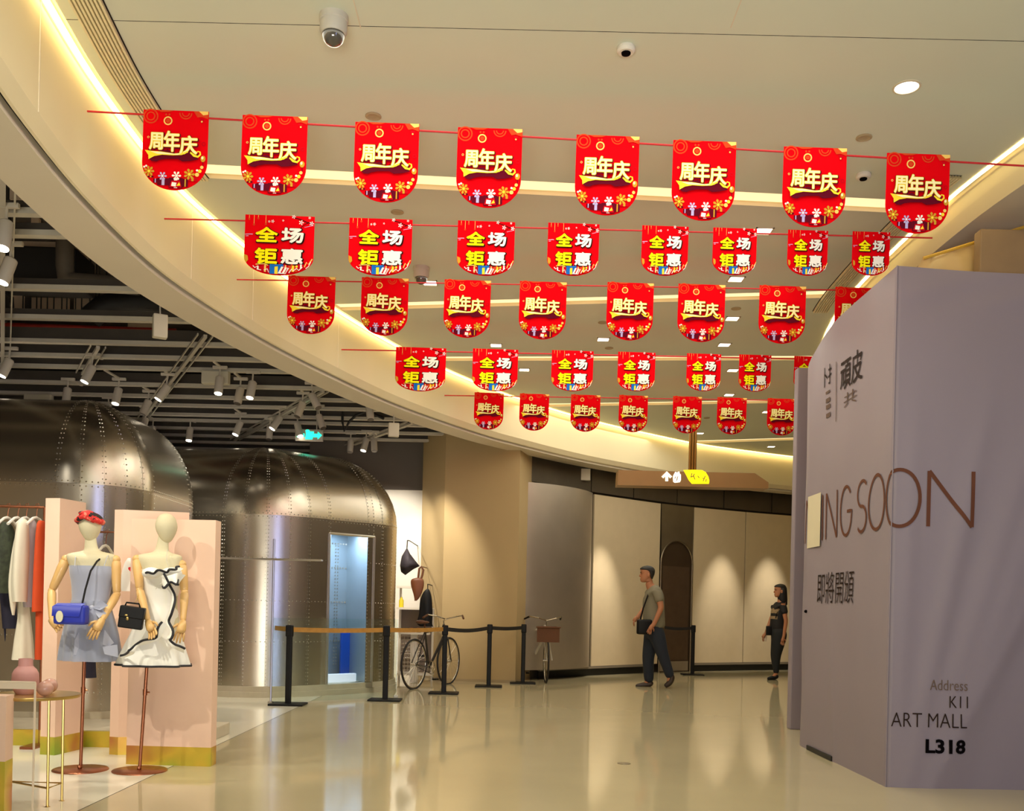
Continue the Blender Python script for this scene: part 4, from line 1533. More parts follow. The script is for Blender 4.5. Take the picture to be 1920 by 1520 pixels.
for (ch, x0, x1, za, zb, c) in (('全', -.345, -.015, -.395, -.175, BYE), ('场', .03, .355, -.395, -.175, WHI), ('钜', -.345, -.015, -.71, -.475, BYE), ('惠', .03, .355, -.70, -.475, WHI)):
    tB.text(ch, x0, x1, za, zb, c, .0105)
fB = Print(); fB.y = tB.y
fB.b.cur = ORA
for (x0, x1, top, c, rc) in ((-.34, -.24, -.74, CRI, WHI), (-.24, -.13, -.72, CRI, PGO), (-.12, .07, -.71, BLU, YEL), (.15, .28, -.72, ORA, YEL), (.28, .38, -.70, CRI, WHI), (.07, .15, -.72, CRI, PGO)):
    zb2 = max(bound(x0, HSB, HTB), bound(x1, HSB, HTB))+.006
    if zb2 < top:
        fB.gift(x0, zb2, x1, top, c, rc)
fB.poly([(-.10, -.72), (.06, -.705), (.09, -.73), (-.06, -.745)], BLU)
fB.poly([(.0, -.84), (.05, -.74), (.16, -.76), (.11, -.845)], WHI); fB.line([(.05, -.83), (.09, -.75)], .02, CRI); fB.line([(.10, -.835), (.135, -.76)], .012, CRI)
fB.line([(.16, -.83), (.2, -.77), (.22, -.8), (.27, -.76), (.3, -.79), (.35, -.74)], .012, WHI)
fB.line([(-.36, -.74), (-.33, -.77), (-.29, -.74), (-.30, -.79), (-.24, -.80)], .012, WHI); fB.line([(-.2, -.8), (-.15, -.78), (-.13, -.83)], .01, WHI)
fB.line([(.38, -.74), (.41, -.67), (.44, -.70), (.49, -.62)], .014, PGO); fB.line([(.4, -.76), (.44, -.73), (.47, -.66)], .01, WHI)
fB.poly([(-.49, -.58), (-.44, -.60), (-.43, -.66), (-.46, -.70), (-.485, -.66)], GOL); fB.line([(-.32, -.72), (-.2, -.71), (-.14, -.73)], .012, PGO)
fB.disc(.27, -.735, .018, YEL, 8); fB.disc(.2, -.715, .014, ORA, 8)

M_sheet = mat('pennant_red', S(226, 2, 16), .9, vary=.02)
for m_ in PR+[M_sheet]:
    m_.node_tree.nodes['Principled BSDF'].inputs['Specular IOR Level'].default_value = 0.05
    m_.node_tree.nodes['Principled BSDF'].inputs['Roughness'].default_value = .9
protoA = protoB = None
rowdef = [
    (5.55, (138, 208), (1990, 315), 'A', 'front', [(271, 393, 210), (456, 578, 220), (667, 787, 233), (859, 980, 243), (1081, 1199, 257), (1262, 1380, 267), (1469, 1587, 279), (1662, 1780, 291)], 149),
    (6.75, (308, 410), (1748, 446), 'B', 'second', [(461, 591, 406), (656, 774, 412), (859, 966, 417), (1028, 1124, 421), (1204, 1291, 426), (1337, 1419, 430), (1477, 1552, 434), (1598, 1668, 437)], None),
    (8.05, (444, 524), (1700, 546), 'A', 'third', [(541, 630, 520), (679, 767, 523), (834, 921, 527), (975, 1063, 530), (1139, 1226, 532), (1272, 1360, 535), (1424, 1511, 538), (1566, 1654, 541)], 108),
    (10.05, (630, 655), (1560, 674), 'B', 'fourth', [(743, 837, 653), (887, 972, 656), (1035, 1113, 659), (1159, 1229, 662), (1288, 1352, 665), (1386, 1446, 667), (1489, 1546, 670)], None),
    (12.3, (828, 741), (1560, 752), 'A', 'farthest', [(890, 945, 738), (975, 1030, 740), (1071, 1126, 742), (1161, 1215, 743), (1262, 1316, 745), (1345, 1400, 747), (1439, 1494, 749)], 69),
]
bott = {1: [518, 519, 519, 519, 519, 518, 519, 519], 3: [735, 735, 735, 735, 735, 736, 736]}
ordn = ['first', 'second', 'third', 'fourth', 'fifth', 'sixth', 'seventh', 'eighth']
for ri, (D, p0, p1, typ, rname, fl_, hh) in enumerate(rowdef):
    a, c = W(*p0, D), W(*p1, D)
    # tie the ends to the curved fascia and to the wall side
    a.x = max(a.x, at_D(Lc, D)+.004)
    o = MB().tube([a.lerp(c, k/8) for k in range(9)], .0055 if ri < 3 else .007, 6).build('bunting_string', M_cord, smooth=True)
    tag(o, 'thin red cord of the %s string of pennants' % rname, 'cord', 'red pennant cords')
    for fi, (x0, x1, yt) in enumerate(fl_):
        ul, ur = W(x0, yt-2, D), W(x1, yt-2+.02*(x1-x0), D)
        wdt = ur.x-ul.x
        if hh:
            hgt_ = hh/F_PX*D
            sz = hgt_/HTA
        else:
            hgt_ = (bott[ri][fi]-yt)/F_PX*D; sz = hgt_/HTB
        loc = ((ul.x+ur.x)/2, D-.012, (ul.z+ur.z)/2)
        words = 'red pennant with gold lettering and ribbon' if typ == 'A' else 'red pennant with yellow and white characters'
        lab = '%s, %s along the %s string' % (words, ordn[fi], rname)
        grp = 'anniversary pennants' if typ == 'A' else 'sale pennants'
        pr = protoA if typ == 'A' else protoB
        if pr is None:
            t = thing('pennant', lab, 'pennant', loc, grp)
            if typ == 'A':
                sheet_mesh(HSA, HTA).build('sheet', M_sheet, t, local=True)
                artA.b.build('ornament_print', PR, t, local=True, kind='stuff'); gA.b.build('gift_print', PR, t, local=True, kind='stuff'); tA.b.build('lettering', PR, t, local=True, kind='stuff')
                protoA = t
            else:
                sheet_mesh(HSB, HTB).build('sheet', M_sheet, t, local=True)
                gB.b.build('blossom_print', PR, t, local=True, kind='stuff'); tB.b.build('lettering', PR, t, local=True, kind='stuff'); fB.b.build('gift_print', PR, t, local=True, kind='stuff')
                protoB = t
        else:
            t = dup(pr, loc, lab, grp)
        t.scale = (wdt, 1, sz)
        t.rotation_euler = (0, .012, 0)
# ================================================================== MANNEQUINS
M_linen = mat('linen_body', S(212, 202, 168), .75, vary=.02, bump=.2, bscale=220)
M_wood = mat('pale_wood_arm', S(222, 178, 112), .42, vary=.06, scale=8, coat=.3)
M_copper = mat('copper_metal', S(166, 106, 76), .3, metal=.9, vary=0)
M_brass = mat('brass_metal', S(196, 168, 104), .3, metal=.9, vary=0)
M_blue = mat('blue_grey_satin', S(166, 170, 188), .45, vary=.03, sheen=.4)
M_org = mat('sheer_blue_grey', S(160, 166, 186), .6, vary=.04, sheen=.4, alpha=.88)
M_cream = mat('cream_dress', S(242, 240, 230), .6, vary=.02, sheen=.2)
M_ink = mat('black_trim', S(22, 22, 30), .6, vary=0)


def loft(b, rows, D, ry=None, n=36, steps=4, folds=None, capt=True, ryk=.62):
    """rows (y_px, x_left, x_right[, depth factor, fold amplitude]) -> closed rounded body round depth D"""
    R = []
    for r in rows:
        r = tuple(r)+(1.0, 0.0)[len(r)-3:] if len(r) < 5 else r
        R.append(r)
    R = interp(R, steps)
    P = []
    for (y, xl, xr, kd, fa) in R:
        a, c = W(xl, y, D), W(xr, y, D)
        cx_, z = (a.x+c.x)/2, (a.z+c.z)/2
        rx = abs(c.x-a.x)/2
        ring = []
        for k in range(n):
            t = 2*PI*k/n
            w_ = 1.0
            if folds and fa > 0:
                w_ += fa*(math.sin(folds*t+z*2.2)*.7+math.sin((folds*.6)*t+1.3+z*3)*.45)
            ring.append((cx_+rx*math.cos(t)*w_, D+rx*ryk*kd*math.sin(t)*w_, z))
        P.append(ring)
    b.grid(P[::-1], closed=True)
    if capt:
        m = len(P)
        for ring, rev in ((P[0], False), (P[-1], True)):
            b.add(ring, [tuple(range(n)) if not rev else tuple(range(n-1, -1, -1))])
    return P


def seg(b, p, q, r0, r1, n=12):
    """turned wooden limb segment with rounded ends"""
    p, q = Vector(p), Vector(q)
    d = q-p
    prof = [(0, .35), (.03, .75), (.08, .97), (.3, 1.06), (.6, 1.0), (.9, .93), (.97, .72), (1, .35)]
    b.tube([p+d*t for t, k in prof], [(r0+(r1-r0)*t)*k for t, k in prof], n)


def hand(b, wrist, direc, across, size=.17, curl=.6):
    """palm and five separate curled fingers"""
    w_ = Vector(wrist); d = Vector(direc).normalized(); a = Vector(across); a = (a-d*a.dot(d)).normalized()
    nrm = d.cross(a).normalized()
    pl = size*.48
    b.tube([w_-d*.01, w_+d*pl*.25, w_+d*pl*.7, w_+d*pl], [size*.12, size*.17, size*.2, size*.15], 10)
    ln = (.42, .5, .47, .38)
    for k in range(4):
        base = w_+d*pl*.9+a*size*(.15-.10*k)
        L = size*ln[k]
        pts = [base]
        ang = .12*k*0
        dd = d.copy()
        for j, f in enumerate((.42, .33, .25)):
            ang = curl*(.35+.4*j)
            dd = (d*math.cos(ang)+nrm*math.sin(ang)+a*(.10-.07*k)).normalized()
            pts.append(pts[-1]+dd*L*f)
        b.tube(pts, [size*.052, size*.050, size*.045, size*.032], 7)
    base = w_+d*pl*.25+a*size*.16
    pts = [base, base+(d*.6+a*.6).normalized()*size*.2, base+(d*.6+a*.6).normalized()*size*.2+(d*.9+a*.25+nrm*.3).normalized()*size*.18]
    b.tube(pts, [size*.06, size*.055, size*.035], 7)


def mannequin(label, base_px, rod_top_px, D, head, neck, torso, arms, group=None):
    g = G(*base_px); D = g.y
    t = thing('mannequin', label, 'mannequin', g)
    MB().lathe([(.0, .0), (.175, .0), (.175, .006), (.17, .010), (.0, .012)], 36, c=g, cap=False).build('base_disc', M_copper, t, smooth=True)
    top = W(rod_top_px[0], rod_top_px[1], D)
    MB().tube([g, g+Vector((0, 0, .03)), top], [.011, .011, .011], 10).build('pole', M_copper, t, smooth=True)
    md = g.lerp(top, .72)
    b = MB(); b.tube([md-Vector((0, 0, .02)), md+Vector((0, 0, .02))], .015, 10); b.tube([md, md+Vector((.03, 0, 0))], .006, 6); b.ball(g+Vector((0, -.015, .022)), .014, 8, 6)
    b.build('clamp', M_copper, t, smooth=True)
    b = MB(); loft(b, head, D, n=28, ryk=1.1)
    b.build('head', M_linen, t, smooth='all')
    b = MB(); loft(b, neck+torso, D, n=32, ryk=.6)
    b.build('torso', M_linen, t, smooth='all')
    for (sh, el, wr, hd, dy) in arms:
        s_, e_, w_, h_ = W(*sh, D+dy[0]), W(*el, D+dy[1]), W(*wr, D+dy[2]), W(*hd, D+dy[3])
        root_arm = MB()
        root_arm.ball(s_, .03, 12, 8); seg(root_arm, s_, e_, .033, .027)
        o = root_arm.build('upper_arm', M_wood, t, smooth='all')
        b = MB(); b.ball(e_, .024, 12, 8); seg(b, e_, w_, .029, .019)
        b.build('forearm', M_wood, t, smooth='all')
        b = MB(); b.ball(w_, .018, 10, 6); hand(b, w_, h_-w_, (1 if sh[0] < head[2][1] else -1, -.3, 0), .155)
        b.build('hand', M_wood, t, smooth='all')
    return t, D


def egg(cx_, y0, y1, wd):
    H_ = y1-y0
    return [(y0, cx_-.5, cx_+.5), (y0+.04*H_, cx_-wd*.22, cx_+wd*.22), (y0+.16*H_, cx_-wd*.40, cx_+wd*.40), (y0+.38*H_, cx_-wd*.5, cx_+wd*.5), (y0+.6*H_, cx_-wd*.46, cx_+wd*.46), (y0+.82*H_, cx_-wd*.30, cx_+wd*.32), (y0+.95*H_, cx_-wd*.15, cx_+wd*.18), (y1, cx_-.5, cx_+1)]


D_ = 6.3
m1, D1 = mannequin('left linen mannequin in a blue-grey strapless dress with a red headscarf', (151, 1443), (158, 1235), D_,
    egg(169, 960, 1016, 39), [(1004, 160, 180), (1020, 159, 182), (1032, 156, 188), (1037, 135, 210, .7)],
    [(1041, 126, 217, .8), (1050, 127, 217, .95), (1070, 134, 213, 1.0), (1100, 137, 206), (1125, 139, 200), (1150, 134, 204), (1180, 130, 208)],
    [((124, 1048), (97, 1107), (97, 1163), (124, 1187), (0, -.02, -.17, -.24)), ((217, 1049), (219, 1114), (191, 1163), (172, 1192), (0, -.02, -.20, -.25))])
m2, D2 = mannequin('right linen mannequin in a white ruffled dress with black piping', (262, 1445), (276, 1240), D_,
    egg(312, 962, 1018, 39), [(1004, 297, 317), (1020, 294, 316), (1034, 288, 318), (1039, 268, 335, .7)],
    [(1043, 256, 341, .8), (1052, 257, 341, .95), (1072, 264, 340, 1.0), (1100, 268, 336), (1128, 272, 332), (1150, 266, 334), (1180, 258, 340)],
    [((257, 1048), (262, 1106), (278, 1165), (291, 1196), (-.03, -.08, -.22, -.26)), ((341, 1058), (346, 1110), (343, 1166), (334, 1201), (0, -.04, -.15, -.19))])

# dress of the left mannequin
t = thing('strapless_dress', 'blue-grey strapless dress with a sheer layered skirt and waist bow on the left mannequin', 'dress', W(165, 1150, D1))
b = MB(); loft(b, [(1061, 131, 214, 1.06), (1075, 132, 215, 1.06), (1095, 135, 209, 1.05), (1121, 136, 204, 1.05), (1132, 134, 205, 1.08)], D1, n=40, ryk=.64)
b.build('bodice', M_blue, t, smooth='all')
b = MB(); loft(b, [(1126, 135, 205, 1.05, .0), (1145, 130, 209, 1.1, .03), (1180, 124, 217, 1.15, .06), (1215, 118, 222, 1.2, .08), (1238, 116, 225, 1.2, .10)], D1, n=72, folds=11, capt=False, ryk=.66)
b.build('sheer_skirt', M_org, t, smooth='all')
b = MB(); loft(b, [(1126, 136, 204, 1.0, .0), (1160, 131, 209, 1.0, .03), (1228, 126, 214, 1.0, .05)], D1, n=48, folds=7, capt=False, ryk=.6)
b.build('underskirt', M_blue, t, smooth='all')
# peplum panels and bow
bw = W(172, 1140, D1-.17)
b = MB()
for sx, dz, L in ((-1, .02, .09), (1, .02, .11), (-1, -.05, .08), (1, -.03, .1)):
    b.add([bw, bw+Vector((sx*L*.6, -.02, dz+.035)), bw+Vector((sx*L, -.01, dz)), bw+Vector((sx*L*.6, -.03, dz-.03))], [(0, 1, 2), (0, 2, 3)])
b.ball(bw, (.022, .02, .02), 10, 6)
for sx, L in ((-.02, .20), (.03, .15)):
    b.grid([[bw+Vector((sx*k/4-.012, -.01-.01*math.sin(k), -L*k/4)) for k in range(5)], [bw+Vector((sx*k/4+.02+.008*k, -.02, -L*k/4)) for k in range(5)]])
b.build('waist_bow', M_blue, t, smooth='all')
b = MB()
for (x0, y0, x1, y1, x2, y2, x3, y3) in ((196, 1180, 214, 1205, 204, 1212, 192, 1208), (192, 1212, 220, 1208, 222, 1232, 196, 1226), (140, 1200, 150, 1180, 156, 1226, 138, 1228)):
    b = MB(); b.add([W(x0, y0, D1-.165), W(x1, y1, D1-.12), W(x2, y2, D1-.13), W(x3, y3, D1-.17)], [(0, 1, 2, 3)])
    b.build('skirt_panel', mat('pale_satin', S(182, 186, 204), .4, vary=0), t)
b = MB()
for x0, x1 in ((140, 141), (195, 204)):
    b = MB(); b.tube([W(x0, 1062, D1-.15), W((x0+x1)/2+1, 1045, D1-.10), W(x1+1, 1038, D1)], .0022, 5)
    b.build('thin_strap', M_blue, t)

# headscarf
M_scarf = mat('red_black_scarf', S(190, 34, 30), .7, vary=0)
nt = M_scarf.node_tree; pb_ = nt.nodes['Principled BSDF']
tc = nt.nodes.new('ShaderNodeTexCoord'); nz = nt.nodes.new('ShaderNodeTexNoise'); nz.inputs['Scale'].default_value = 22
rp = nt.nodes.new('ShaderNodeValToRGB'); rp.color_ramp.interpolation = 'CONSTANT'
rp.color_ramp.elements[0].color = S(30, 22, 24); rp.color_ramp.elements[1].color = S(206, 40, 34); rp.color_ramp.elements[1].position = .46
e_ = rp.color_ramp.elements.new(.62); e_.color = S(226, 120, 96)
nt.links.new(tc.outputs['Object'], nz.inputs['Vector']); nt.links.new(nz.outputs['Fac'], rp.inputs['Fac']); nt.links.new(rp.outputs[0], pb_.inputs['Base Color'])
hc_ = W(169, 986, D1)
t = thing('headscarf', 'red and black knotted headscarf on the left mannequin', 'headscarf', hc_)
b = MB(); Ps = []
for j in range(12):
    ph = -.30+(PI/2+.30)*j/11
    row = []
    for k in range(40):
        a = 2*PI*k/40
        r = 1+.05*math.sin(9*a+ph*7)*math.cos(ph)
        low = .055*max(0, -math.sin(a))**2*max(0, math.cos(ph))          # opens over the forehead
        row.append(hc_+Vector((.078*math.cos(ph)*math.cos(a)*r, .088*math.cos(ph)*math.sin(a)*r+.006, .030+.064*math.sin(ph)+low*.6)))
    Ps.append(row)
b.grid(Ps, closed=True); b.add(Ps[-1], [tuple(range(40))]); b.build('crown_wrap', M_scarf, t, smooth='all')
b = MB()
pts = []
for j in range(24):
    a = 2*PI*j/24
    f = max(0, -math.sin(a))
    pts.append(hc_+Vector((.074*math.cos(a), .086*math.sin(a)-.004, .028+.030*f-.030*math.cos(a)*f*(1 if math.cos(a) > 0 else -.8))))
b.tube(pts, [.014+.006*abs(math.sin(j*1.7)) for j in range(24)], 10, closed=True); b.build('twisted_band', M_scarf, t, smooth='all')
b = MB(); b.ball(hc_+Vector((.012, -.088, .064)), (.030, .020, .022), 14, 8); b.ball(hc_+Vector((-.018, -.080, .078)), (.026, .018, .014), 12, 8); b.build('knot', M_scarf, t, smooth='all')

# blue bag of the left mannequin
M_bagb = mat('blue_leather', S(38, 52, 168), .45, vary=.02)
bc = W(134, 1152, D1-.27)
t = thing('handbag', 'royal blue shoulder bag with a pale round clasp on the left mannequin\'s arm', 'handbag', bc)
b = MB(); b.box(bc, (.20, .085, .125), bev=.02); b.build('bag_body', M_bagb, t, smooth='all')
b = MB(); b.grid([[bc+Vector((-.104, -.045, -.01)), bc+Vector((.07, -.048, -.012))], [bc+Vector((-.10, -.05, .05)), bc+Vector((.085, -.05, .055))], [bc+Vector((-.09, .0, .072)), bc+Vector((.09, .0, .074))]])
b.build('flap', M_bagb, t, smooth='all')
b = MB(); b.lathe([(.028, 0), (.028, .006), (.0, .007)], 18, M=Matrix.Translation(bc+Vector((-.05, -.052, -.012))) @ Matrix.Rotation(PI/2, 4, 'X'), sx=.8, sy=1.3); b.build('clasp', mat('pale_clasp', S(226, 220, 186), .3, vary=0), t, smooth=True)
b = MB(); b.tube([W(154, 1133, D1-.23), W(160, 1105, D1-.19), W(170, 1070, D1-.16), W(182, 1052, D1-.1), W(200, 1037, D1+.0)], .006, 6)
b.build('shoulder_strap', M_blk, t, smooth=True)

# dress of the right mannequin
t = thing('ruffled_dress', 'white strapless ruffled dress with wavy black piping on the right mannequin', 'dress', W(300, 1150, D2))
P = None
b = MB(); P = loft(b, [(1068, 264, 343, 1.10), (1082, 268, 344, 1.10), (1105, 270, 336, 1.06), (1130, 271, 331, 1.05), (1150, 262, 334, 1.1, .01), (1180, 250, 337, 1.15, .02), (1210, 236, 346, 1.2, .04), (1236, 226, 352, 1.22, .09), (1246, 224, 354, 1.22, .12)], D2, n=80, folds=9, capt=False, ryk=.66)
b.build('gown', M_cream, t, smooth='all')
hem = P[-1]
b = MB(); b.tube(hem, .008, 6, closed=True); b.build('hem_piping', M_ink, t, smooth=True)
# sweetheart cups
b = MB()
for cx_, w_ in ((284, 16), (322, 18)):
    c = W(cx_, 1074, D2-.11)
    b.ball(c, (w_/283*1.05, .06, .038), 16, 10)
b.build('cups', M_cream, t, smooth='all')


def ruffle(name, line, width, D, amp=.02, freq=5):
    """wavy flounce hanging from a line of pixels; black piping on its free edge"""
    pts = interp([tuple(W(x, y, D-dy)) for x, y, dy in line], 6)
    b = MB(); A, B2 = [], []
    n = len(pts)
    for k, p in enumerate(pts):
        p = Vector(p)
        a = pts[max(k-1, 0)]; c = pts[min(k+1, n-1)]
        tt = (Vector(c)-Vector(a)).normalized()
        nn_ = Vector((tt.z, 0, -tt.x))
        if nn_.length < 1e-5:
            nn_ = Vector((0, 0, -1))
        nn_.normalize()
        ph = 2*PI*freq*k/n
        q = p+nn_*(width*(1+.25*math.sin(ph)))+Vector((0, -.02-amp*math.sin(ph), 0))
        A.append(p); B2.append(q)
    b.grid([A, [a.lerp(c, .5)+Vector((0, -.008, 0)) for a, c in zip(A, B2)], B2])
    b.build(name, M_cream, t, smooth='all')
    b = MB(); b.tube(B2, .0082, 6); b.build('piping', M_ink, t, smooth=True)


ruffle('bust_ruffle', [(344, 1066, .10), (334, 1072, .15), (318, 1078, .17), (300, 1078, .17), (284, 1082, .16), (268, 1080, .12)], .025, D2, .012, 4)
ruffle('side_ruffle', [(302, 1080, .17), (312, 1100, .17), (322, 1120, .16), (316, 1145, .18), (310, 1165, .19), (318, 1185, .20), (312, 1200, .22), (326, 1215, .22), (345, 1224, .2)], -.03, D2, .02, 3.5)
ruffle('skirt_ruffle', [(312, 1168, .2), (300, 1196, .22), (280, 1206, .24), (258, 1212, .25), (250, 1226, .25), (228, 1234, .18)], .022, D2, .02, 3)
ruffle('shoulder_ruffle', [(304, 1082, .17), (318, 1078, .2), (334, 1074, .18), (348, 1078, .12)], .06, D2, .015, 2.5)
b = MB(); pts = [W(295, 1235, D2-.22), W(270, 1231, D2-.24), W(245, 1228, D2-.22)]
b.tube([W(314, 1030, D2-.06), W(312, 1050, D2-.12), W(318, 1068, D2-.17), W(302, 1094, D2-.19), W(292, 1104, D2-.19)], .0022, 5)
b.build('thin_cord', M_beam, t)
# black box bag
M_bagk = mat('black_leather', S(8, 7, 9), .5, vary=0)
M_bagk.node_tree.nodes['Principled BSDF'].inputs['Specular IOR Level'].default_value = .25
bc = W(247, 1158, D2-.26)
t = thing('handbag', 'small black structured box bag hanging on the right mannequin\'s arm', 'handbag', bc)
T = Matrix.Translation(bc) @ Matrix.Rotation(.14, 4, 'Y') @ Matrix.Rotation(.25, 4, 'Z')
MB().box((0, 0, 0), (.145, .08, .135), bev=.008, M=T).build('bag_body', M_bagk, t)
MB().box((0, 0, .035), (.150, .086, .075), bev=.008, M=T).build('flap', M_bagk, t)
b = MB(); b.ball(T @ Vector((-.02, -.046, -.005)), (.010, .006, .012), 10, 6); b.ball(T @ Vector((-.03, -.046, .015)), (.012, .005, .006), 10, 6); b.build('gold_clasp', M_brass, t, smooth=True)
b = MB(); b.tube([T @ Vector((-.05, 0, .07)), T @ Vector((-.045, 0, .092)), T @ Vector((.03, 0, .095)), T @ Vector((.04, 0, .07))], .006, 6); b.build('handle', M_bagk, t, smooth=True)
b = MB(); b.tube([T @ Vector((.0, 0, .09)), W(256, 1125, D2-.16), W(262, 1104, D2-.1)], .0025, 5); b.build('chain', M_brass, t)

# ================================================================== CLOTHES RACKS
def loft_cloth(name, label, parts, D, cat='garment', group='clothes on the copper racks'):
    p0 = parts[0][1][0]
    t = thing(name, label, cat, W((p0[1]+p0[2])/2, p0[0], D), group)
    for (pn, rows, m, folds, kk) in parts:
        b = MB(); loft(b, rows, D, n=44, folds=folds, ryk=kk)
        b.build(pn, m, t, smooth='all')
    return t


DR = 7.35
ra, rb = W(-60, 947, DR), W(84, 951, DR)
t = thing('clothes_rack', 'copper clothes rail at the left edge, carrying the white blouse and orange coat', 'clothes rack', (ra.x, DR, 0))
MB().tube([ra, rb], .011, 10).build('rail', M_copper, t, smooth=True)
for q in (ra, rb):
    MB().tube([q, (q.x, q.y, 0)], .011, 10).build('upright', M_copper, t, smooth=True)
MB().box((ra.x, DR, .01), (.1, .4, .02)).build('foot', M_copper, t); MB().box((rb.x, DR, .01), (.1, .4, .02)).build('foot', M_copper, t)
M_gd = mat('dark_green_print', S(52, 58, 40), .8, vary=.5, scale=30)
M_wb = mat('ivory_cloth', S(232, 224, 202), .7, vary=.03); M_gs = mat('grey_lilac_cloth', S(176, 166, 172), .7, vary=.04)
M_oc = mat('orange_wool', S(206, 72, 22), .8, vary=.05); M_nv = mat('navy_cloth', S(34, 32, 52), .8, vary=.1)
loft_cloth('green_dress', 'dark green patterned dress hanging leftmost on the front copper rail', [('dress', [(978, 6, 14), (990, 0, 24), (1030, -6, 28, 1, .05), (1080, -10, 26, 1, .08), (1112, -8, 24, 1, .1)], M_gd, 5, 1.2)], DR-.08)
loft_cloth('navy_trousers', 'dark navy garment below the green dress on the front copper rail', [('cloth', [(1105, -2, 28), (1130, 2, 30, 1, .04), (1178, 6, 32, 1, .05)], M_nv, 4, 1.0), ('tie', [(1176, 7, 11), (1190, 8, 11), (1202, 9, 10)], M_nv, 0, 1)], DR+.05)
loft_cloth('white_blouse', 'white long-sleeved blouse with hanging sleeve on the front copper rail', [('body', [(972, 40, 46), (982, 34, 52), (1030, 28, 54, 1, .04), (1090, 24, 52, 1, .06), (1128, 26, 50, 1, .07)], M_wb, 5, 1.5), ('sleeve', [(985, 34, 44), (1030, 24, 38, 1, .03), (1090, 17, 34, 1, .05), (1130, 19, 30, 1, .06), (1153, 23, 27)], M_wb, 4, 1.2)], DR-.12)
loft_cloth('ivory_skirt', 'long ivory skirt hanging below the white blouse', [('cloth', [(1120, 36, 52), (1160, 34, 56, 1, .05), (1200, 28, 60, 1, .07), (1236, 24, 62, 1, .09)], M_wb, 6, 1.2)], DR-.0)
loft_cloth('grey_shirt', 'lilac-grey shirt between the white blouse and the orange coat', [('cloth', [(974, 58, 64), (990, 52, 68), (1040, 46, 66, 1, .04), (1100, 44, 64, 1, .05), (1138, 46, 62, 1, .06)], M_gs, 5, 1.6)], DR-.05)
loft_cloth('orange_coat', 'bright orange long coat beside the pink panel on the front copper rail', [('coat', [(976, 74, 82), (990, 70, 84), (1060, 66, 84, 1, .02), (1140, 63, 84, 1, .03), (1144, 63, 84)], M_oc, 4, 1.8), ('lining', [(1140, 68, 84), (1190, 67, 82, 1, .03), (1236, 66, 84, 1, .03)], M_oc, 4, 1.2)], DR-.1)
M_hang = mat('white_hanger', S(238, 232, 220), .5, vary=0)


def hanger(px, y0, y1, label, D, w=10):
    t = thing('clothes_hanger', label, 'hanger', W(px, y0, D), 'white hangers with copper hooks')
    a = W(px, y0, D); c = W(px-2, y1, D)
    b = MB(); b.tube([a+Vector((-.012, 0, -.012)), a+Vector((-.01, 0, .012)), a+Vector((.008, 0, .018)), a+Vector((.014, 0, 0)), a+Vector((0, 0, -.03)), c], .003, 6); b.build('hook', M_copper, t, smooth=True)
    b = MB(); b.tube([c+Vector((-.0, -.14, -.06)), c+Vector((0, -.05, -.01)), c, c+Vector((0, .05, -.01)), c+Vector((0, .14, -.06))], .011, 8); b.build('shoulder_bar', M_hang, t, smooth=True)


for px, lab in ((16, 'first'), (35, 'second'), (51, 'third'), (70, 'fourth')):
    hanger(px, 948, 970, 'white hanger with copper hook, %s from the left on the front rail' % lab, DR)
DR2 = 7.9
ra, rb = W(138, 996, DR2), W(236, 998, DR2)
t = thing('clothes_rack', 'second copper rail seen behind the left mannequin\'s head', 'clothes rack', (ra.x, DR2, 0))
MB().tube([(ra.x, ra.y, 0.15), (ra.x, ra.y, ra.z-.03), ra, rb, (rb.x, rb.y, .15)], .014, 10).build('rail', M_copper, t, smooth=True)
hanger(200, 997, 1022, 'white hanger just behind the left mannequin\'s shoulder', DR2)
hanger(142, 1000, 1015, 'white hanger left of the left mannequin\'s neck', DR2)
M_tee = mat('white_tee', S(244, 240, 232), .7, vary=0)
t = loft_cloth('white_tee_shirt', 'white tee shirt with a red heart between the two mannequins', [('shirt', [(1046, 240, 254), (1060, 232, 262), (1090, 226, 260), (1108, 228, 256)], M_tee, 0, .5)], 6.85)
b = MB(); c = W(246, 1067, 6.72)
b.add([c+Vector((.022*16*math.sin(a)**3/16, 0, .022*(13*math.cos(a)-5*math.cos(2*a)-2*math.cos(3*a)-math.cos(4*a))/16)) for a in [2*PI*k/24 for k in range(24)]], [tuple(range(24))])
b.build('heart_print', C_('heart_red', 214, 26, 40), t)
c = W(247, 1046, 6.85)
MB().tube([c, c+Vector((0, 0, .03)), c+Vector((0, .1, .04)), c+Vector((0, .24, .04))], .004, 6).build('hook', M_copper, t)
loft_cloth('navy_jacket', 'dark navy garment hanging behind the left mannequin\'s skirt', [('cloth', [(1150, 122, 150), (1200, 122, 148, 1, .03), (1262, 121, 147, 1, .04), (1268, 122, 146)], M_nv, 4, 1.0), ('tie', [(1264, 134, 142), (1280, 137, 142), (1290, 134, 138)], M_nv, 0, 1)], 7.2)
loft_cloth('black_skirt', 'black garment edge below the sheer skirt, right of the mannequin pole', [('cloth', [(1200, 156, 178), (1250, 155, 179, 1, .03), (1270, 154, 180, 1, .03)], M_nv, 4, 1.0), ('ivory_tail', [(1236, 166, 172), (1250, 168, 178), (1260, 171, 175)], M_wb, 0, 1)], 7.3)

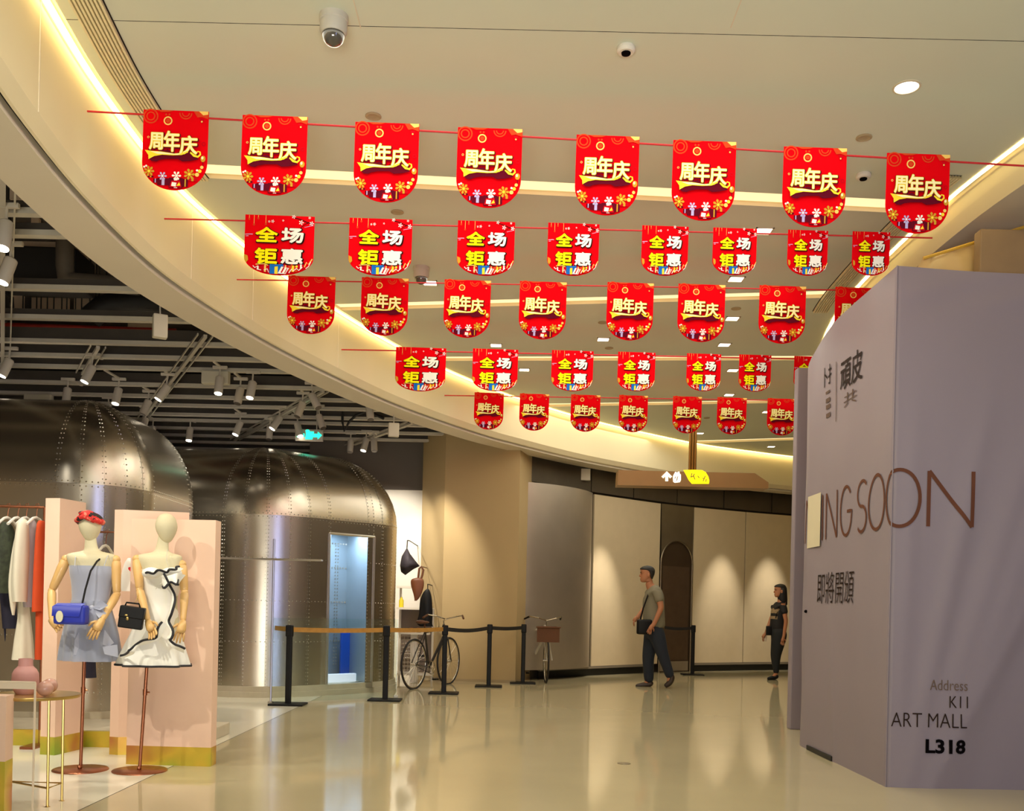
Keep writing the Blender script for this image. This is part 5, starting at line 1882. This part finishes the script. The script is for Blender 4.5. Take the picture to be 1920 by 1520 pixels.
# ================================================================== GOLD TABLE, VASES
g1_, g2_, g3_ = G(89, 1512), G(17, 1498), G(116, 1501)
ctr = (W(64, 1300, 5.35).x, 5.35)
zt = .60
t = thing('side_table', 'round gold side table with three thin legs at the lower left', 'side table', (ctr[0], ctr[1], 0))
MB().lathe([(.0, zt-.018), (.235, zt-.018), (.24, zt-.010), (.24, zt), (.0, zt)], 40, c=(ctr[0], ctr[1], 0), cap=False).build('top', M_brass, t, smooth=True)
legs = []
for k, g in enumerate((g1_, g2_, g3_)):
    px_t = (92, 21, 119)[k]
    tp = W(px_t, 1306, g.y); tp.z = zt-.01
    MB().tube([g, g+Vector((0, 0, .004)), tp], [.016, .0075, .0075], 8).build('leg', M_brass, t, smooth=True); legs.append((g, tp))
fr = [a.lerp(c, .17) for a, c in legs]
b = MB(); b.tube(fr, .006, 6, closed=True); b.build('stretcher', M_brass, t)
M_clay = mat('dusty_pink_ceramic', S(196, 142, 136), .55, vary=.03); M_clay2 = mat('glazed_pink_ceramic', S(196, 148, 132), .3, vary=.03, coat=.4)
vz = W(48, 1258, 5.35)
k = 5.35/F_PX
o = MB().lathe([(.0, 0), (16*k, 0), (21*k, 8*k), (24*k, 22*k), (23*k, 38*k), (19*k, 46*k), (13*k, 52*k), (12.5*k, 58*k), (12.5*k, 66*k), (10.5*k, 66*k), (10.5*k, 56*k), (0, 50*k)], 32, c=(vz.x, vz.y, zt), cap=False).build('vase', M_clay, smooth=True)
tag(o, 'dusty pink wide vase with short neck on the gold side table', 'vase')
for (px, D, r, lab, m) in ((85, 5.22, 14.5, 'front small round pink ceramic ball on the gold side table', M_clay2), (94, 5.42, 13.5, 'rear small round pink ceramic ball partly hidden on the gold side table', M_clay2)):
    v = W(px, 1280, D); rr = r*D/F_PX
    o = MB().lathe([(.0, 0)]+[(rr*math.sin(a), rr-rr*math.cos(a)) for a in [.5+(PI-.62)*j/12 for j in range(13)]]+[(.0, 2*rr-.006)], 28, c=(v.x, v.y, zt-.0+.002), cap=False).build('ceramic_ball', m, smooth='all')
    tag(o, lab, 'ceramic')
# white frame stand in front of the table
fz = W(48, 1282, 4.9).z
M_wf = mat('cream_frame', S(232, 214, 190), .4, vary=0)
pp = [W(48, 1282, 4.9), G(44, 1503)]
xr = pp[0].x
t = thing('display_stand', 'thin cream display frame cut by the left edge in front of the side table', 'display frame', (xr, 5.1, 0))
yf, yb2 = 5.0, 5.5
for (x, y) in ((xr, yf), (xr-.5, yf), (xr-.5, yb2)):
    MB().box((x, y, fz/2), (.008, .008, fz)).build('leg', M_wf, t)
b = MB()
for (a, c) in (((xr, yf), (xr-.5, yf)), ((xr-.5, yf), (xr-.5, yb2))):
    b.tube([(a[0], a[1], fz), (c[0], c[1], fz)], .006, 6)
b.build('top_frame', M_wf, t)
MB().box((xr-.25, yf, fz-.018), (.5, .006, .036)).build('top_edge', M_wf, t)

# ================================================================== BICYCLES
M_tyre = mat('bicycle_tyre', S(34, 30, 28), .7, vary=0); M_chrome = mat('chrome', S(210, 204, 190), .2, metal=1.0, vary=0)
M_bframe = mat('bicycle_frame_black', S(30, 24, 22), .35, vary=0, coat=.5); M_saddle = mat('brown_saddle', S(96, 56, 32), .5, vary=0)
M_bw = mat('bicycle_frame_white', S(206, 200, 186), .35, vary=0)


def bicycle(label, loc, rz, mfr, basket=False, handle_turn=0.25, rear_m=None):
    """local: rear wheel at -x, front wheel at +x"""
    t = thing('bicycle', label, 'bicycle', loc, rz=rz)
    R_, wb = .335, 1.0
    def L(x, y, z): return Vector((x, y, z))
    rear, front = L(-wb/2, 0, R_), L(wb/2, 0, R_)
    for nm_, c in (('rear_wheel', rear), ('front_wheel', front)):
        b = MB()
        b.tube([c+L(R_*math.cos(2*PI*k/40), 0, R_*math.sin(2*PI*k/40)) for k in range(40)], .014, 8, closed=True)
        w = b.build(nm_, M_tyre, t, local=True, smooth='all')
        b = MB(); b.tube([c+L((R_-.018)*math.cos(2*PI*k/36), 0, (R_-.018)*math.sin(2*PI*k/36)) for k in range(36)], .008, 6, closed=True)
        b.build('rim', M_chrome, w, local=True, smooth='all')
        b = MB()
        for k in range(24):
            a = 2*PI*k/24
            b.tube([c+L(.018*math.cos(a+.6), .02*(1 if k % 2 else -1), .018*math.sin(a+.6)), c+L((R_-.02)*math.cos(a), 0, (R_-.02)*math.sin(a))], .0014, 4, cap=False)
        b.build('spokes', M_chrome, w, local=True, kind='stuff')
        b = MB(); b.tube([c+L(0, -.05, 0), c+L(0, .05, 0)], .016, 10); b.build('hub', M_chrome, w, local=True, smooth=True)
    bb = L(-.08, 0, .27); seat = L(-.22, 0, .80); head_t = L(.33, 0, .84); head_b = L(.36, 0, .72)
    b = MB(); r = .0155
    b.tube([bb, seat], r, 8); b.tube([L(-.205, 0, .76), head_t-L(0, 0, .03)], r, 8); b.tube([bb, head_b], .018, 8); b.tube([head_t+L(0, 0, .03), head_b-L(-.01, 0, .03)], .019, 8)
    for s_ in (-1, 1):
        b.tube([L(-.21, s_*.01, .76), L(-.36, s_*.03, .55), rear+L(0, s_*.045, 0)], .008, 6)
        b.tube([bb, rear+L(0, s_*.045, 0)], .009, 6)
        b.tube([head_b-L(-.01, 0, .02), head_b+L(.025, s_*.045, -.06), front+L(0, s_*.045, 0)], .011, 6)
    b.build('frame', mfr, t, local=True, smooth=True)
    b = MB(); b.ball(L(-.25, 0, .90), (.13, .045, .022), 14, 8); b.ball(L(-.34, 0, .905), (.06, .075, .03), 14, 8); b.tube([seat, L(-.235, 0, .89)], .011, 8)
    b.build('saddle', M_saddle, t, local=True, smooth='all')
    st = head_t+L(-.01, 0, .08)
    b = MB(); b.tube([head_t, st, st+L(.07, 0, .02)], .012, 8)
    c_, s2 = math.cos(handle_turn), math.sin(handle_turn)
    def HR_(x, y, z): return st+L(.07+x*c_-y*s2, x*s2+y*c_, .02+z)
    b.tube([HR_(-.16, .28, .03), HR_(-.06, .25, .06), HR_(.05, .14, .04), HR_(0, 0, 0), HR_(.05, -.14, .04), HR_(-.06, -.25, .06), HR_(-.16, -.28, .03)], .010, 8)
    b.build('handlebar', M_chrome, t, local=True, smooth=True)
    for s_ in (-1, 1):
        b = MB(); b.tube([HR_(-.07, s_*.253, .057), HR_(-.2, s_*.29, .02)], .015, 8); b.build('grip', M_saddle if not basket else M_blk, t, local=True, smooth=True)
    b = MB(); b.tube([bb+L(.09*math.cos(2*PI*k/24), -.04, .09*math.sin(2*PI*k/24)) for k in range(24)], .006, 5, closed=True)
    for k in range(5):
        a = 2*PI*k/5; b.tube([bb+L(0, -.04, 0), bb+L(.09*math.cos(a), -.04, .09*math.sin(a))], .005, 5)
    b.tube([bb+L(0, -.04, 0), bb+L(0, -.05, 0), bb+L(.03, -.05, -.16)], .008, 6); b.tube([bb+L(0, .05, 0), bb+L(-.03, .05, .16)], .008, 6)
    b.build('crankset', M_chrome, t, local=True, smooth=True)
    b = MB(); b.box(bb+L(.03, -.09, -.16), (.09, .06, .02), bev=.004); b.box(bb+L(-.03, .09, .16), (.09, .06, .02), bev=.004); b.build('pedal', M_blk, t, local=True)
    b = MB(); b.tube([bb+L(0, -.04, .088), rear+L(0, -.04, .03), rear+L(-.03, -.04, 0), rear+L(0, -.04, -.03), bb+L(0, -.04, -.088)], .004, 5); b.build('chain', M_blk, t, local=True)
    if basket:
        M_bk = mat('wicker_basket', S(98, 62, 38), .8, vary=.3, scale=60, stretch=(1, 1, 4))
        b = MB(); b.prism([(.44, -.14), (.70, -.17), (.70, .17), (.44, .14)], .62, .84); b.build('basket', M_bk, t, local=True)
        b = MB(); b.tube([(.43, -.15, .845), (.71, -.18, .845), (.71, .18, .845), (.43, .15, .845)], .012, 6, closed=True); b.build('basket_rim', M_bk, t, local=True)
    return t


rw, fw = W(776, 1243, 13.0), W(836, 1240, 13.85)
rz_ = math.atan2(fw.y-rw.y, fw.x-rw.x)
cb = (rw+fw)/2
bicycle('black bicycle with chrome rims parked beside the column behind the stanchions', (cb.x+.02, cb.y, 0), rz_, M_bframe, handle_turn=.3)
rw = W(985, 1238, 15.2); fw = W(1017, 1238, 14.35)
g = G(1020, 1268)
rz2 = math.radians(-62)
bk2 = bicycle('pale bicycle with a brown wicker basket coming out from behind the column', (W(1001, 1200, 15.0).x, 15.05, 0), rz2, M_bw, basket=True, handle_turn=.2)

for o in bk2.children:
    if o.name.split('.')[0] in ('front_wheel', 'handlebar', 'grip', 'basket', 'basket_rim'):
        R2 = Matrix.Rotation(-.42, 4, 'Z'); pv = Vector((.38, 0, 0))
        o.matrix_local = Matrix.Translation(pv) @ R2 @ Matrix.Translation(-pv)

# ================================================================== DISPLAY BEHIND THE BICYCLE
DS = 14.3
M_shelf = mat('white_shelf', S(230, 222, 206), .5, vary=0)
t = thing('display_shelf', 'white display shelf unit with goods behind the black bicycle', 'shelf unit', W(783, 1200, DS))
for (y, x0, x1) in ((1100, 745, 790), (1140, 745, 812), (1262, 745, 812)):
    a, c = W(x0, y, DS), W(x1, y, DS)
    MB().box(((a.x+c.x)/2, DS, a.z), (c.x-a.x, .28, .03)).build('shelf', M_shelf, t)
for x in (750, 811):
    a, c = W(x, 1100 if x < 800 else 1140, DS), G(x, 1270)
    MB().box((a.x, DS+.12, a.z/2), (.03, .03, a.z)).build('upright', M_shelf, t)
a, c = W(750, 1142, DS+.1), W(808, 1260, DS+.1)
MB().box(((a.x+c.x)/2, DS+.13, (a.z+c.z)/2), (c.x-a.x, .02, a.z-c.z)).build('back_board', mat('grey_back', S(128, 112, 100), .7, vary=.05), t)
# wire crates
M_wire = mat('pale_wire', S(206, 196, 184), .5, vary=0)
for (y0, y1, lab) in ((1192, 1222, 'upper'), (1226, 1258, 'lower')):
    t = thing('wire_crate', '%s pale wire crate under the white display shelf' % lab, 'crate', W(768, y1, DS), 'wire crates')
    a, c = W(752, y0, DS-.1), W(785, y1, DS-.1)
    b = MB()
    for k in range(6):
        x = a.x+(c.x-a.x)*k/5
        b.tube([(x, DS-.12, a.z), (x, DS-.12, c.z)], .004, 4)
    for k in range(5):
        z = a.z+(c.z-a.z)*k/4
        b.tube([(a.x, DS-.12, z), (c.x, DS-.12, z), (c.x, DS+.12, z), (a.x, DS+.12, z)], .004, 4, closed=True)
    b.build('wire_mesh', M_wire, t, kind='stuff')
# hanging bags and jacket
DHg = 14.15
t = thing('tote_bag', 'dark slate tote bag hanging by one corner above the shelf', 'bag', W(768, 1030, DHg))
b = MB(); pts = [(763, 1026), (753, 1043), (750, 1060), (752, 1072), (760, 1078), (775, 1067), (787, 1061), (778, 1050), (769, 1038)]
c0 = W(766, 1055, DHg-.06)
ring = [W(x, y, DHg) for x, y in pts]
b.add(ring+[c0, c0+Vector((0, .12, 0))], [(i, (i+1) % 9, 9) for i in range(9)]+[((i+1) % 9, i, 10) for i in range(9)])
b.build('bag_body', mat('slate_fabric', S(50, 44, 52), .7, vary=.08), t, smooth='all')
MB().tube([W(763, 1027, DHg), W(764, 1013, DHg), (W(764, 1013, DHg).x, DHg+.25, W(764, 1011, DHg).z), (W(764, 1013, DHg).x, 15.64, W(764, 1011, DHg).z)], .008, 6).build('loop', M_blk, t)
t = thing('leather_bag', 'brown leather bag hanging below the slate tote bag', 'bag', W(782, 1100, DHg))
b = MB(); loft(b, [(1083, 780, 788), (1087, 771, 794, 1, .05), (1098, 771, 794, 1, .10), (1112, 775, 790, 1, .12), (1122, 777, 785, 1, .05), (1126, 777, 781)], DHg-.02, n=24, folds=4, ryk=.4); b.build('bag_body', mat('tan_leather', S(104, 56, 26), .5, vary=.15), t, smooth='all')
b = MB(); b.tube([W(784, 1084, DHg), W(786, 1066, DHg), W(790, 1062, DHg), W(794, 1068, DHg), W(792, 1078, DHg), W(789, 1086, DHg)], .016, 8); b.tube([W(790, 1062, DHg), (W(790, 1062, DHg).x, 15.1, W(790, 1060, DHg).z)], .008, 6)
b.build('strap', M_saddle, t, smooth=True)
t = thing('black_jacket', 'long black jacket hanging on a hook beside the column', 'jacket', W(800, 1120, DHg))
b = MB(); loft(b, [(1104, 800, 804), (1110, 794, 807), (1125, 788, 810, 1, .05), (1150, 786, 811, 1, .08), (1168, 782, 810, 1, .1), (1174, 788, 812, 1, .1)], DHg-.05, n=32, folds=5, ryk=.45); b.build('jacket', M_blk, t, smooth='all')
MB().tube([W(802, 1104, DHg), W(802, 1095, DHg), (W(802, 1095, DHg).x, 15.0, W(802, 1095, DHg).z)], .008, 6).build('loop', M_blk, t)
v = W(753, 1138, DS)
o = MB().lathe([(.0, 0), (.035, 0), (.035, .10), (.015, .13), (.015, .15), (.0, .15)], 14, c=(v.x, v.y-.05, v.z+.0), cap=False).build('bottle', mat('yellow_bottle', S(220, 200, 40), .4, vary=0), smooth=True)
tag(o, 'small yellow bottle on the white display shelf', 'bottle')
for k, (x0, x1, y) in enumerate(((766, 778, 1172), (780, 792, 1170))):
    a, c = W(x0, y, DS-.2), W(x1, y, DS-.2)
    o = MB().ball(((a.x+c.x)/2, DS-.25, 0), ((c.x-a.x)/2, .09, .045)).build('shoe', M_saddle, smooth='all')
    o.location.z = W(760, 1180, DS).z
    tag(o, '%s dark shoe on the low stand behind the bicycle saddle' % ('left' if k == 0 else 'right'), 'shoe')
a, c = W(752, 1183, DS), W(808, 1183, DS)
o = MB().box(((a.x+c.x)/2, DS-.22, a.z-.02), (c.x-a.x, .26, .03)).box(((a.x+c.x)/2, DS-.22, (a.z-.02)/2), (.1, .1, a.z-.04)).build('low_stand', M_shelf)
tag(o, 'white low stand carrying dark shoes behind the bicycle', 'stand')


# ================================================================== PEOPLE
def skin(name, joints, bones, m, parent, sub=2, n=None):
    """joints: {key: (x,y,z,r) or (x,y,z,rx,ry)} world coordinates"""
    keys = list(joints)
    off = wloc(parent)
    me = bpy.data.meshes.new(name)
    me.from_pydata([tuple(Vector(joints[k][:3])-off) for k in keys], [(keys.index(a), keys.index(b_)) for a, b_ in bones], [])
    o = bpy.data.objects.new(name, me); COL.objects.link(o)
    md = o.modifiers.new('skin', 'SKIN'); md.use_smooth_shade = True
    sv = me.skin_vertices[0].data
    for i, k in enumerate(keys):
        j = joints[k]; sv[i].radius = (j[3]*1.16, j[3]*1.16)
        sv[i].use_root = (i == 0)
    ms = o.modifiers.new('sub', 'SUBSURF'); ms.levels = sub; ms.render_levels = sub
    dg = bpy.context.evaluated_depsgraph_get()
    m2 = bpy.data.meshes.new_from_object(o.evaluated_get(dg))
    bpy.data.objects.remove(o); bpy.data.meshes.remove(me)
    m2.name = name
    m2.materials.clear(); m2.materials.append(m)
    m2.polygons.foreach_set('use_smooth', [True]*len(m2.polygons))
    r = bpy.data.objects.new(name, m2); COL.objects.link(r); r.parent = parent
    return r


def J(px, py, D, r, r2=None):
    v = W(px, py, D)
    return (v.x, v.y, v.z, r) if r2 is None else (v.x, v.y, v.z, r, r2)


M_skin = mat('skin', S(176, 118, 84), .6, vary=.02); M_hair = mat('dark_hair', S(22, 17, 15), .6, vary=.1)
M_polo = mat('grey_green_polo', S(126, 120, 100), .8, vary=.03); M_jean = mat('navy_jeans', S(26, 34, 48), .8, vary=.06)
M_shoe = mat('dark_shoe', S(48, 34, 26), .5, vary=0)
DM = 14.2


def chain(*k):
    return [(k[i], k[i+1]) for i in range(len(k)-1)]


HEAD = [(0, -.27, -.06, .10), (.03, -.35, .02, .16), (.10, -.39, .12, .23), (.20, -.39, .22, .28), (.32, -.395, .31, .31), (.45, -.39, .38, .33), (.53, -.375, .42, .335),
        (.62, -.40, .44, .34), (.72, -.405, .445, .34), (.83, -.37, .41, .31), (.92, -.27, .33, .24), (.98, -.13, .19, .13), (1.0, -.02, .06, .03)]
HAIRL = [(.22, .24, .36, .24), (.32, .16, .40, .34), (.45, .10, .45, .365), (.55, .04, .475, .375), (.66, -.06, .49, .38), (.74, -.22, .49, .38), (.79, -.425, .485, .375), (.87, -.405, .44, .34), (.95, -.30, .36, .26), (1.01, -.15, .22, .15), (1.035, -.02, .06, .03)]


def rings(rows, o, H_):
    P = []
    for z, f, bk, w in interp(rows, 3):
        cx_, rx = (f+bk)/2, (bk-f)/2
        P.append([o+Vector(((cx_+rx*math.cos(2*PI*k/28))*H_, w*math.sin(2*PI*k/28)*H_*.93, z*H_)) for k in range(28)])
    return P


def head(t, o, H_, hair=True):
    """o: point below the chin line, H_: chin to crown; merged into the body mesh so the figure stays one surface"""
    body = [c for c in t.children if c.name.split('.')[0] == 'body'][0]
    b = MB(); P = rings(HEAD, o, H_)
    b.grid(P, closed=True); b.add(P[-1], [tuple(range(28))]); b.add(P[0], [tuple(range(27, -1, -1))])
    hb = b.build('head', M_skin, t, smooth='all')
    bm = bmesh.new(); bm.from_mesh(body.data); bm.from_mesh(hb.data); bm.to_mesh(body.data); bm.free()
    hm = hb.data; bpy.data.objects.remove(hb); bpy.data.meshes.remove(hm)
    body.data.polygons.foreach_set('use_smooth', [True]*len(body.data.polygons))
    V = lambda x, y, z: o+Vector((x*H_, y*H_, z*H_))
    b = MB(); b.tube([V(-.365, 0, .55), V(-.39, 0, .46), V(-.42, 0, .375), V(-.385, 0, .34)], [.008, .013, .016, .010], 8)
    b.build('nose', M_skin, t, smooth='all')
    b = MB()
    for q in (-1, 1):
        b.ball(V(-.352, q*.15, .52), (.005, .011, .005), 10, 6)
        b.box(V(-.375, q*.15, .60), (.010, .040, .006))
    b.build('eyes', M_black, t, smooth='all')
    b = MB(); b.ball(V(-.385, 0, .20), (.008, .024, .006), 10, 6); b.build('mouth', mat('lips', S(140, 70, 60), .5, vary=0), t, smooth='all')
    b = MB()
    for q in (-1, 1):
        b.ball(V(.06, q*.335, .44), (.020, .010, .032), 10, 6)
    b.build('ears', M_skin, t, smooth='all')
    b = MB(); P = rings(HAIRL, o, H_)
    b.grid(P, closed=True); b.add(P[-1], [tuple(range(28))]); b.add(P[0], [tuple(range(27, -1, -1))])
    return b


gm = G(1222, 1288)
DM = gm.y
t = thing('person', 'man in grey-green polo and dark jeans walking left past the arched doorway', 'person', gm)
h = W(1210, 1078, DM)
jb = {'pelvis': J(1228, 1178, DM, .09), 'belly': J(1222, 1150, DM, .10), 'chest': J(1226, 1120, DM, .10), 'upper': J(1226, 1108, DM, .07), 'neck': J(1219, 1099, DM, .054), 'jaw': J(1216, 1090, DM, .056), 'face': J(1214.5, 1084, DM, .06), 'crown': J(1214, 1078, DM, .05),
      'chin': J(1212, 1086, DM, .04),
      'nose': J(1211, 1082, DM, .03),
      'shN': J(1232, 1109, DM-.17, .052), 'elN': J(1240, 1139, DM-.22, .040), 'wrN': J(1228, 1166, DM-.22, .028), 'paN': J(1222, 1176, DM-.22, .030),
      'shF': J(1226, 1109, DM+.17, .052), 'elF': J(1212, 1137, DM+.22, .040), 'wrF': J(1199, 1152, DM+.14, .028), 'paF': J(1194, 1160, DM+.12, .030),
      'hiN': J(1230, 1188, DM-.09, .07), 'knN': J(1243, 1228, DM-.09, .058), 'anN': J(1256, 1266, DM-.09, .038), 'toN': J(1253, 1281, DM-.09, .020),
      'hiF': J(1224, 1188, DM+.09, .07), 'knF': J(1215, 1230, DM+.09, .060), 'anF': J(1217, 1274, DM+.09, .040), 'toF': J(1207, 1285, DM+.09, .020)}
bones_body = chain('pelvis', 'belly', 'chest', 'upper', 'neck', 'jaw', 'face', 'crown')+[('face', 'nose'), ('face', 'chin')]+chain('upper', 'shN', 'elN', 'wrN', 'paN')+chain('upper', 'shF', 'elF', 'wrF', 'paF')+chain('pelvis', 'hiN', 'knN', 'anN', 'toN')+chain('pelvis', 'hiF', 'knF', 'anF', 'toF')
skin('body', jb, bones_body, M_skin, t)


def grow(keys, k, extra=None):
    d = {}
    for q in keys:
        j = jb[q]; d[q] = tuple(j[:3])+((j[3]+(.028 if q[:2] in ('pe', 'hi') else 0))*k+.008,)
    if extra:
        d.update(extra)
    return d


midp = lambda a, c, f: tuple(jb[a][i]+(jb[c][i]-jb[a][i])*f for i in range(3))
sj = grow(['belly', 'chest', 'upper', 'shN', 'shF'], 1.1)
sj['belly'] = tuple(jb['belly'][:3])+(.155,); sj['chest'] = tuple(jb['chest'][:3])+(.145,)
sj['hem'] = J(1228, 1182, DM, .155)
sj['slN'] = midp('shN', 'elN', .72)+(.062,); sj['slF'] = midp('shF', 'elF', .72)+(.062,)
sj['collar'] = J(1219, 1099, DM, .062)
skin('polo_shirt', sj, chain('hem', 'belly', 'chest', 'upper', 'collar')+chain('upper', 'shN', 'slN')+chain('upper', 'shF', 'slF'), M_polo, t)
tj = grow(['pelvis', 'hiN', 'knN', 'anN', 'hiF', 'knF', 'anF'], 1.12)
tj['waist'] = J(1229, 1164, DM, .125)
tj['anN'] = J(1258, 1272, DM-.09, .058); tj['anF'] = J(1217, 1281, DM+.09, .062); tj['knN'] = tj['knN'][:3]+(.078,); tj['knF'] = tj['knF'][:3]+(.082,)
skin('jeans', tj, chain('waist', 'pelvis', 'hiN', 'knN', 'anN')+chain('pelvis', 'hiF', 'knF', 'anF'), M_jean, t)
skin('shoe', {'a': J(1219, 1276, DM+.09, .05), 'h': J(1221, 1283, DM+.09, .046), 'm': J(1208, 1284, DM+.09, .044), 't': J(1191, 1286.5, DM+.09, .028)}, chain('a', 'h', 'm', 't'), M_shoe, t)
skin('shoe', {'a': J(1257, 1264, DM-.09, .046), 'h': J(1261, 1271, DM-.09, .044), 'm': J(1256, 1280, DM-.09, .044), 't': J(1246, 1287, DM-.09, .028)}, chain('a', 'h', 'm', 't'), M_shoe, t)
b = head(t, W(1212.5, 1091.5, DM), .240)
b.build('hair', M_hair, t, smooth='all')
for (w_, d_, n_) in ((jb['paN'], (-.35, 0, -.9), (1, 0, 0)), (jb['paF'], (-.5, 0, -.8), (0, 1, 0))):
    b = MB(); hand(b, Vector(w_[:3])+Vector((0, 0, .03)), d_, n_, .165, .9); b.build('hand', M_skin, t, smooth='all')
bg = thing('shoulder_bag', 'black shoulder bag held at the walking man\'s front hip', 'bag', W(1208, 1180, DM-.2))
v = W(1208, 1175, DM-.15)
MB().box(v, (.22, .12, .22), bev=.03).build('bag_body', M_bagk, bg, smooth='all')
MB().tube([v+Vector((-.06, 0, .1)), W(1206, 1140, DM-.17), W(1216, 1112, DM-.13), W(1224, 1101, DM+.02), W(1230, 1112, DM+.17)], .012, 6).build('strap', M_bagk, bg, smooth=True)

# woman
gw = G(1452, 1274)
DWm = gw.y
M_top = mat('black_print_top', S(22, 20, 22), .7, vary=0); M_pat = mat('pale_print', S(150, 128, 96), .7, vary=.3, scale=30)
t = thing('person', 'woman in black trousers and black printed top standing beside the hoarding edge', 'person', gw)
jb = {'pelvis': J(1460, 1190, DWm, .085), 'belly': J(1459, 1168, DWm, .075), 'chest': J(1461, 1146, DWm, .08), 'upper': J(1463, 1136, DWm, .06), 'neck': J(1465, 1125, DWm, .044), 'jaw': J(1464, 1119, DWm, .046), 'face': J(1463, 1113, DWm, .05), 'crown': J(1463, 1108, DWm, .045),
      'chin': J(1461, 1114, DWm, .035),
      'nose': J(1461, 1111, DWm, .03),
      'shF': J(1457, 1135, DWm+.13, .040), 'elF': J(1446, 1160, DWm+.16, .032), 'wrF': J(1437, 1184, DWm+.12, .024), 'paF': J(1434, 1191, DWm+.12, .024),
      'shN': J(1468, 1135, DWm-.13, .040), 'elN': J(1474, 1164, DWm-.17, .032), 'wrN': J(1470, 1190, DWm-.17, .024), 'paN': J(1468, 1198, DWm-.17, .024),
      'hiN': J(1461, 1198, DWm-.08, .065), 'knN': J(1456, 1230, DWm-.08, .052), 'anN': J(1455, 1264, DWm-.08, .032), 'toN': J(1446, 1272, DWm-.08, .018),
      'hiF': J(1459, 1198, DWm+.08, .065), 'knF': J(1452, 1230, DWm+.08, .052), 'anF': J(1456, 1262, DWm+.08, .032), 'toF': J(1448, 1271, DWm+.08, .018)}
skin('body', jb, bones_body, M_skin, t)
sj = {'hem': J(1459, 1194, DWm, .135), 'belly': J(1459, 1165, DWm, .125), 'chest': J(1461, 1146, DWm, .13), 'upper': J(1463, 1135, DWm, .092), 'shN': J(1468, 1136, DWm-.13, .055), 'slN': J(1472, 1152, DWm-.16, .055), 'shF': J(1457, 1136, DWm+.13, .055), 'slF': J(1450, 1152, DWm+.15, .055), 'collar': J(1464, 1128, DWm, .055)}
skin('printed_top', sj, chain('hem', 'belly', 'chest', 'upper', 'collar')+chain('upper', 'shN', 'slN')+chain('upper', 'shF', 'slF'), M_top, t)
top_ = [c for c in t.children if c.name.startswith('printed_top')][0]
top_.data.materials.append(M_pat)
for z0_, z1_ in ((W(1460, 1149, DWm).z, W(1460, 1141, DWm).z), (W(1460, 1163, DWm).z, W(1460, 1154, DWm).z)):
    for f in top_.data.polygons:
        if z0_ < f.center.z < z1_ and f.center.x < .02 and abs(f.center.y) < .17:
            f.material_index = 1
tj = grow(['pelvis', 'hiN', 'knN', 'anN', 'hiF', 'knF', 'anF'], 1.08, {'waist': J(1460, 1172, DWm, .11)})
skin('trousers', tj, chain('waist', 'pelvis', 'hiN', 'knN', 'anN')+chain('pelvis', 'hiF', 'knF', 'anF'), mat('black_trousers', S(18, 22, 26), .8, vary=.05), t)
for dy in (-.08, .08):
    skin('shoe', {'a': J(1455.5, 1264, DWm+dy, .036), 'h': J(1457, 1269.5, DWm+dy, .036), 'm': J(1450, 1270, DWm+dy, .038), 't': J(1438, 1272.5, DWm+dy, .022)}, chain('a', 'h', 'm', 't'), M_blk, t)
o_ = W(1462, 1119.5, DWm)
b = head(t, o_, .222)
b.tube([o_+Vector((.035, 0, .16)), o_+Vector((.04, 0, .06)), o_+Vector((.05, 0, -.04)), o_+Vector((.06, 0, -.12)), o_+Vector((.05, 0, -.17))], [.080, .084, .080, .07, .03], 14)
b.build('long_hair', M_hair, t, smooth='all')
for (w_, d_, n_) in ((jb['paN'], (-.1, 0, -1), (1, 0, 0)), (jb['paF'], (-.4, 0, -.9), (0, 1, 0))):
    b = MB(); hand(b, Vector(w_[:3])+Vector((0, 0, .03)), d_, n_, .155, .7); b.build('hand', M_skin, t, smooth='all')
bg = thing('handbag', 'black bag carried at the standing woman\'s front hip', 'bag', W(1444, 1180, DWm))
v = W(1446, 1182, DWm+.0)
MB().box(v, (.17, .1, .16), bev=.02).build('bag_body', M_bagk, bg, smooth='all')
MB().tube([v+Vector((.05, 0, .07)), W(1455, 1155, DWm-.13), W(1464, 1129, DWm-.1)], .008, 6).build('strap', M_bagk, bg)
o = MB().box(W(1434, 1196, DWm+.12), (.07, .02, .11), bev=.01).build('phone', M_wf)
tag(o, 'small pale object in the standing woman\'s front hand', 'phone')
# floor fitting
g = G(1170, 1431)
o = MB().lathe([(.0, .001), (.05, .001), (.05, .003), (.0, .003)], 24, c=g, cap=False).build('floor_plate', mat('steel_plate', S(150, 136, 110), .3, metal=.6, vary=0))
tag(o, 'small round metal plate set in the polished floor', 'floor plate')
# ================================================================== LIGHTS WITH A FIXTURE OF THEIR OWN
# track spots on the mannequins and panels
spot('spot_mannequins', (-2.9, 3.6, 3.5), (-2.45, 6.5, 1.0), 200, 46, (1, .93, .78))
spot('spot_mannequins_second', (-4.2, 4.2, 3.6), (-3.0, 6.8, .9), 170, 50, (1, .93, .78))
spot('spot_rack', (-4.6, 4.9, 3.6), (-3.9, 7.3, 1.2), 140, 50, (1, .93, .78))
# wall washers scalloping the white panels: recessed lamps in the soffit edge
for px, e in ((1120, 34), (1348, 30), (1436, 30)):
    w_ = wall_at(px)
    a_ = wall_at(px-10); c_ = wall_at(px+10)
    tx_ = (c_-a_).normalized(); nn_ = Vector((tx_.y, -tx_.x))
    spot('panel_washer', (w_.x+nn_.x*.95, w_.y+nn_.y*.95, 3.35), (w_.x, w_.y, .95), e*9, 36, (1, .90, .74), 1.0)
# goods display and pod
spot('spot_display_wall', (-2.3, 14.3, 3.35), (-1.9, 15.6, 1.7), 130, 80, (1, .93, .80))
spot('spot_display', (-1.7, 12.9, 3.3), (-1.45, 14.9, 1.6), 330, 60, (1, .90, .74))
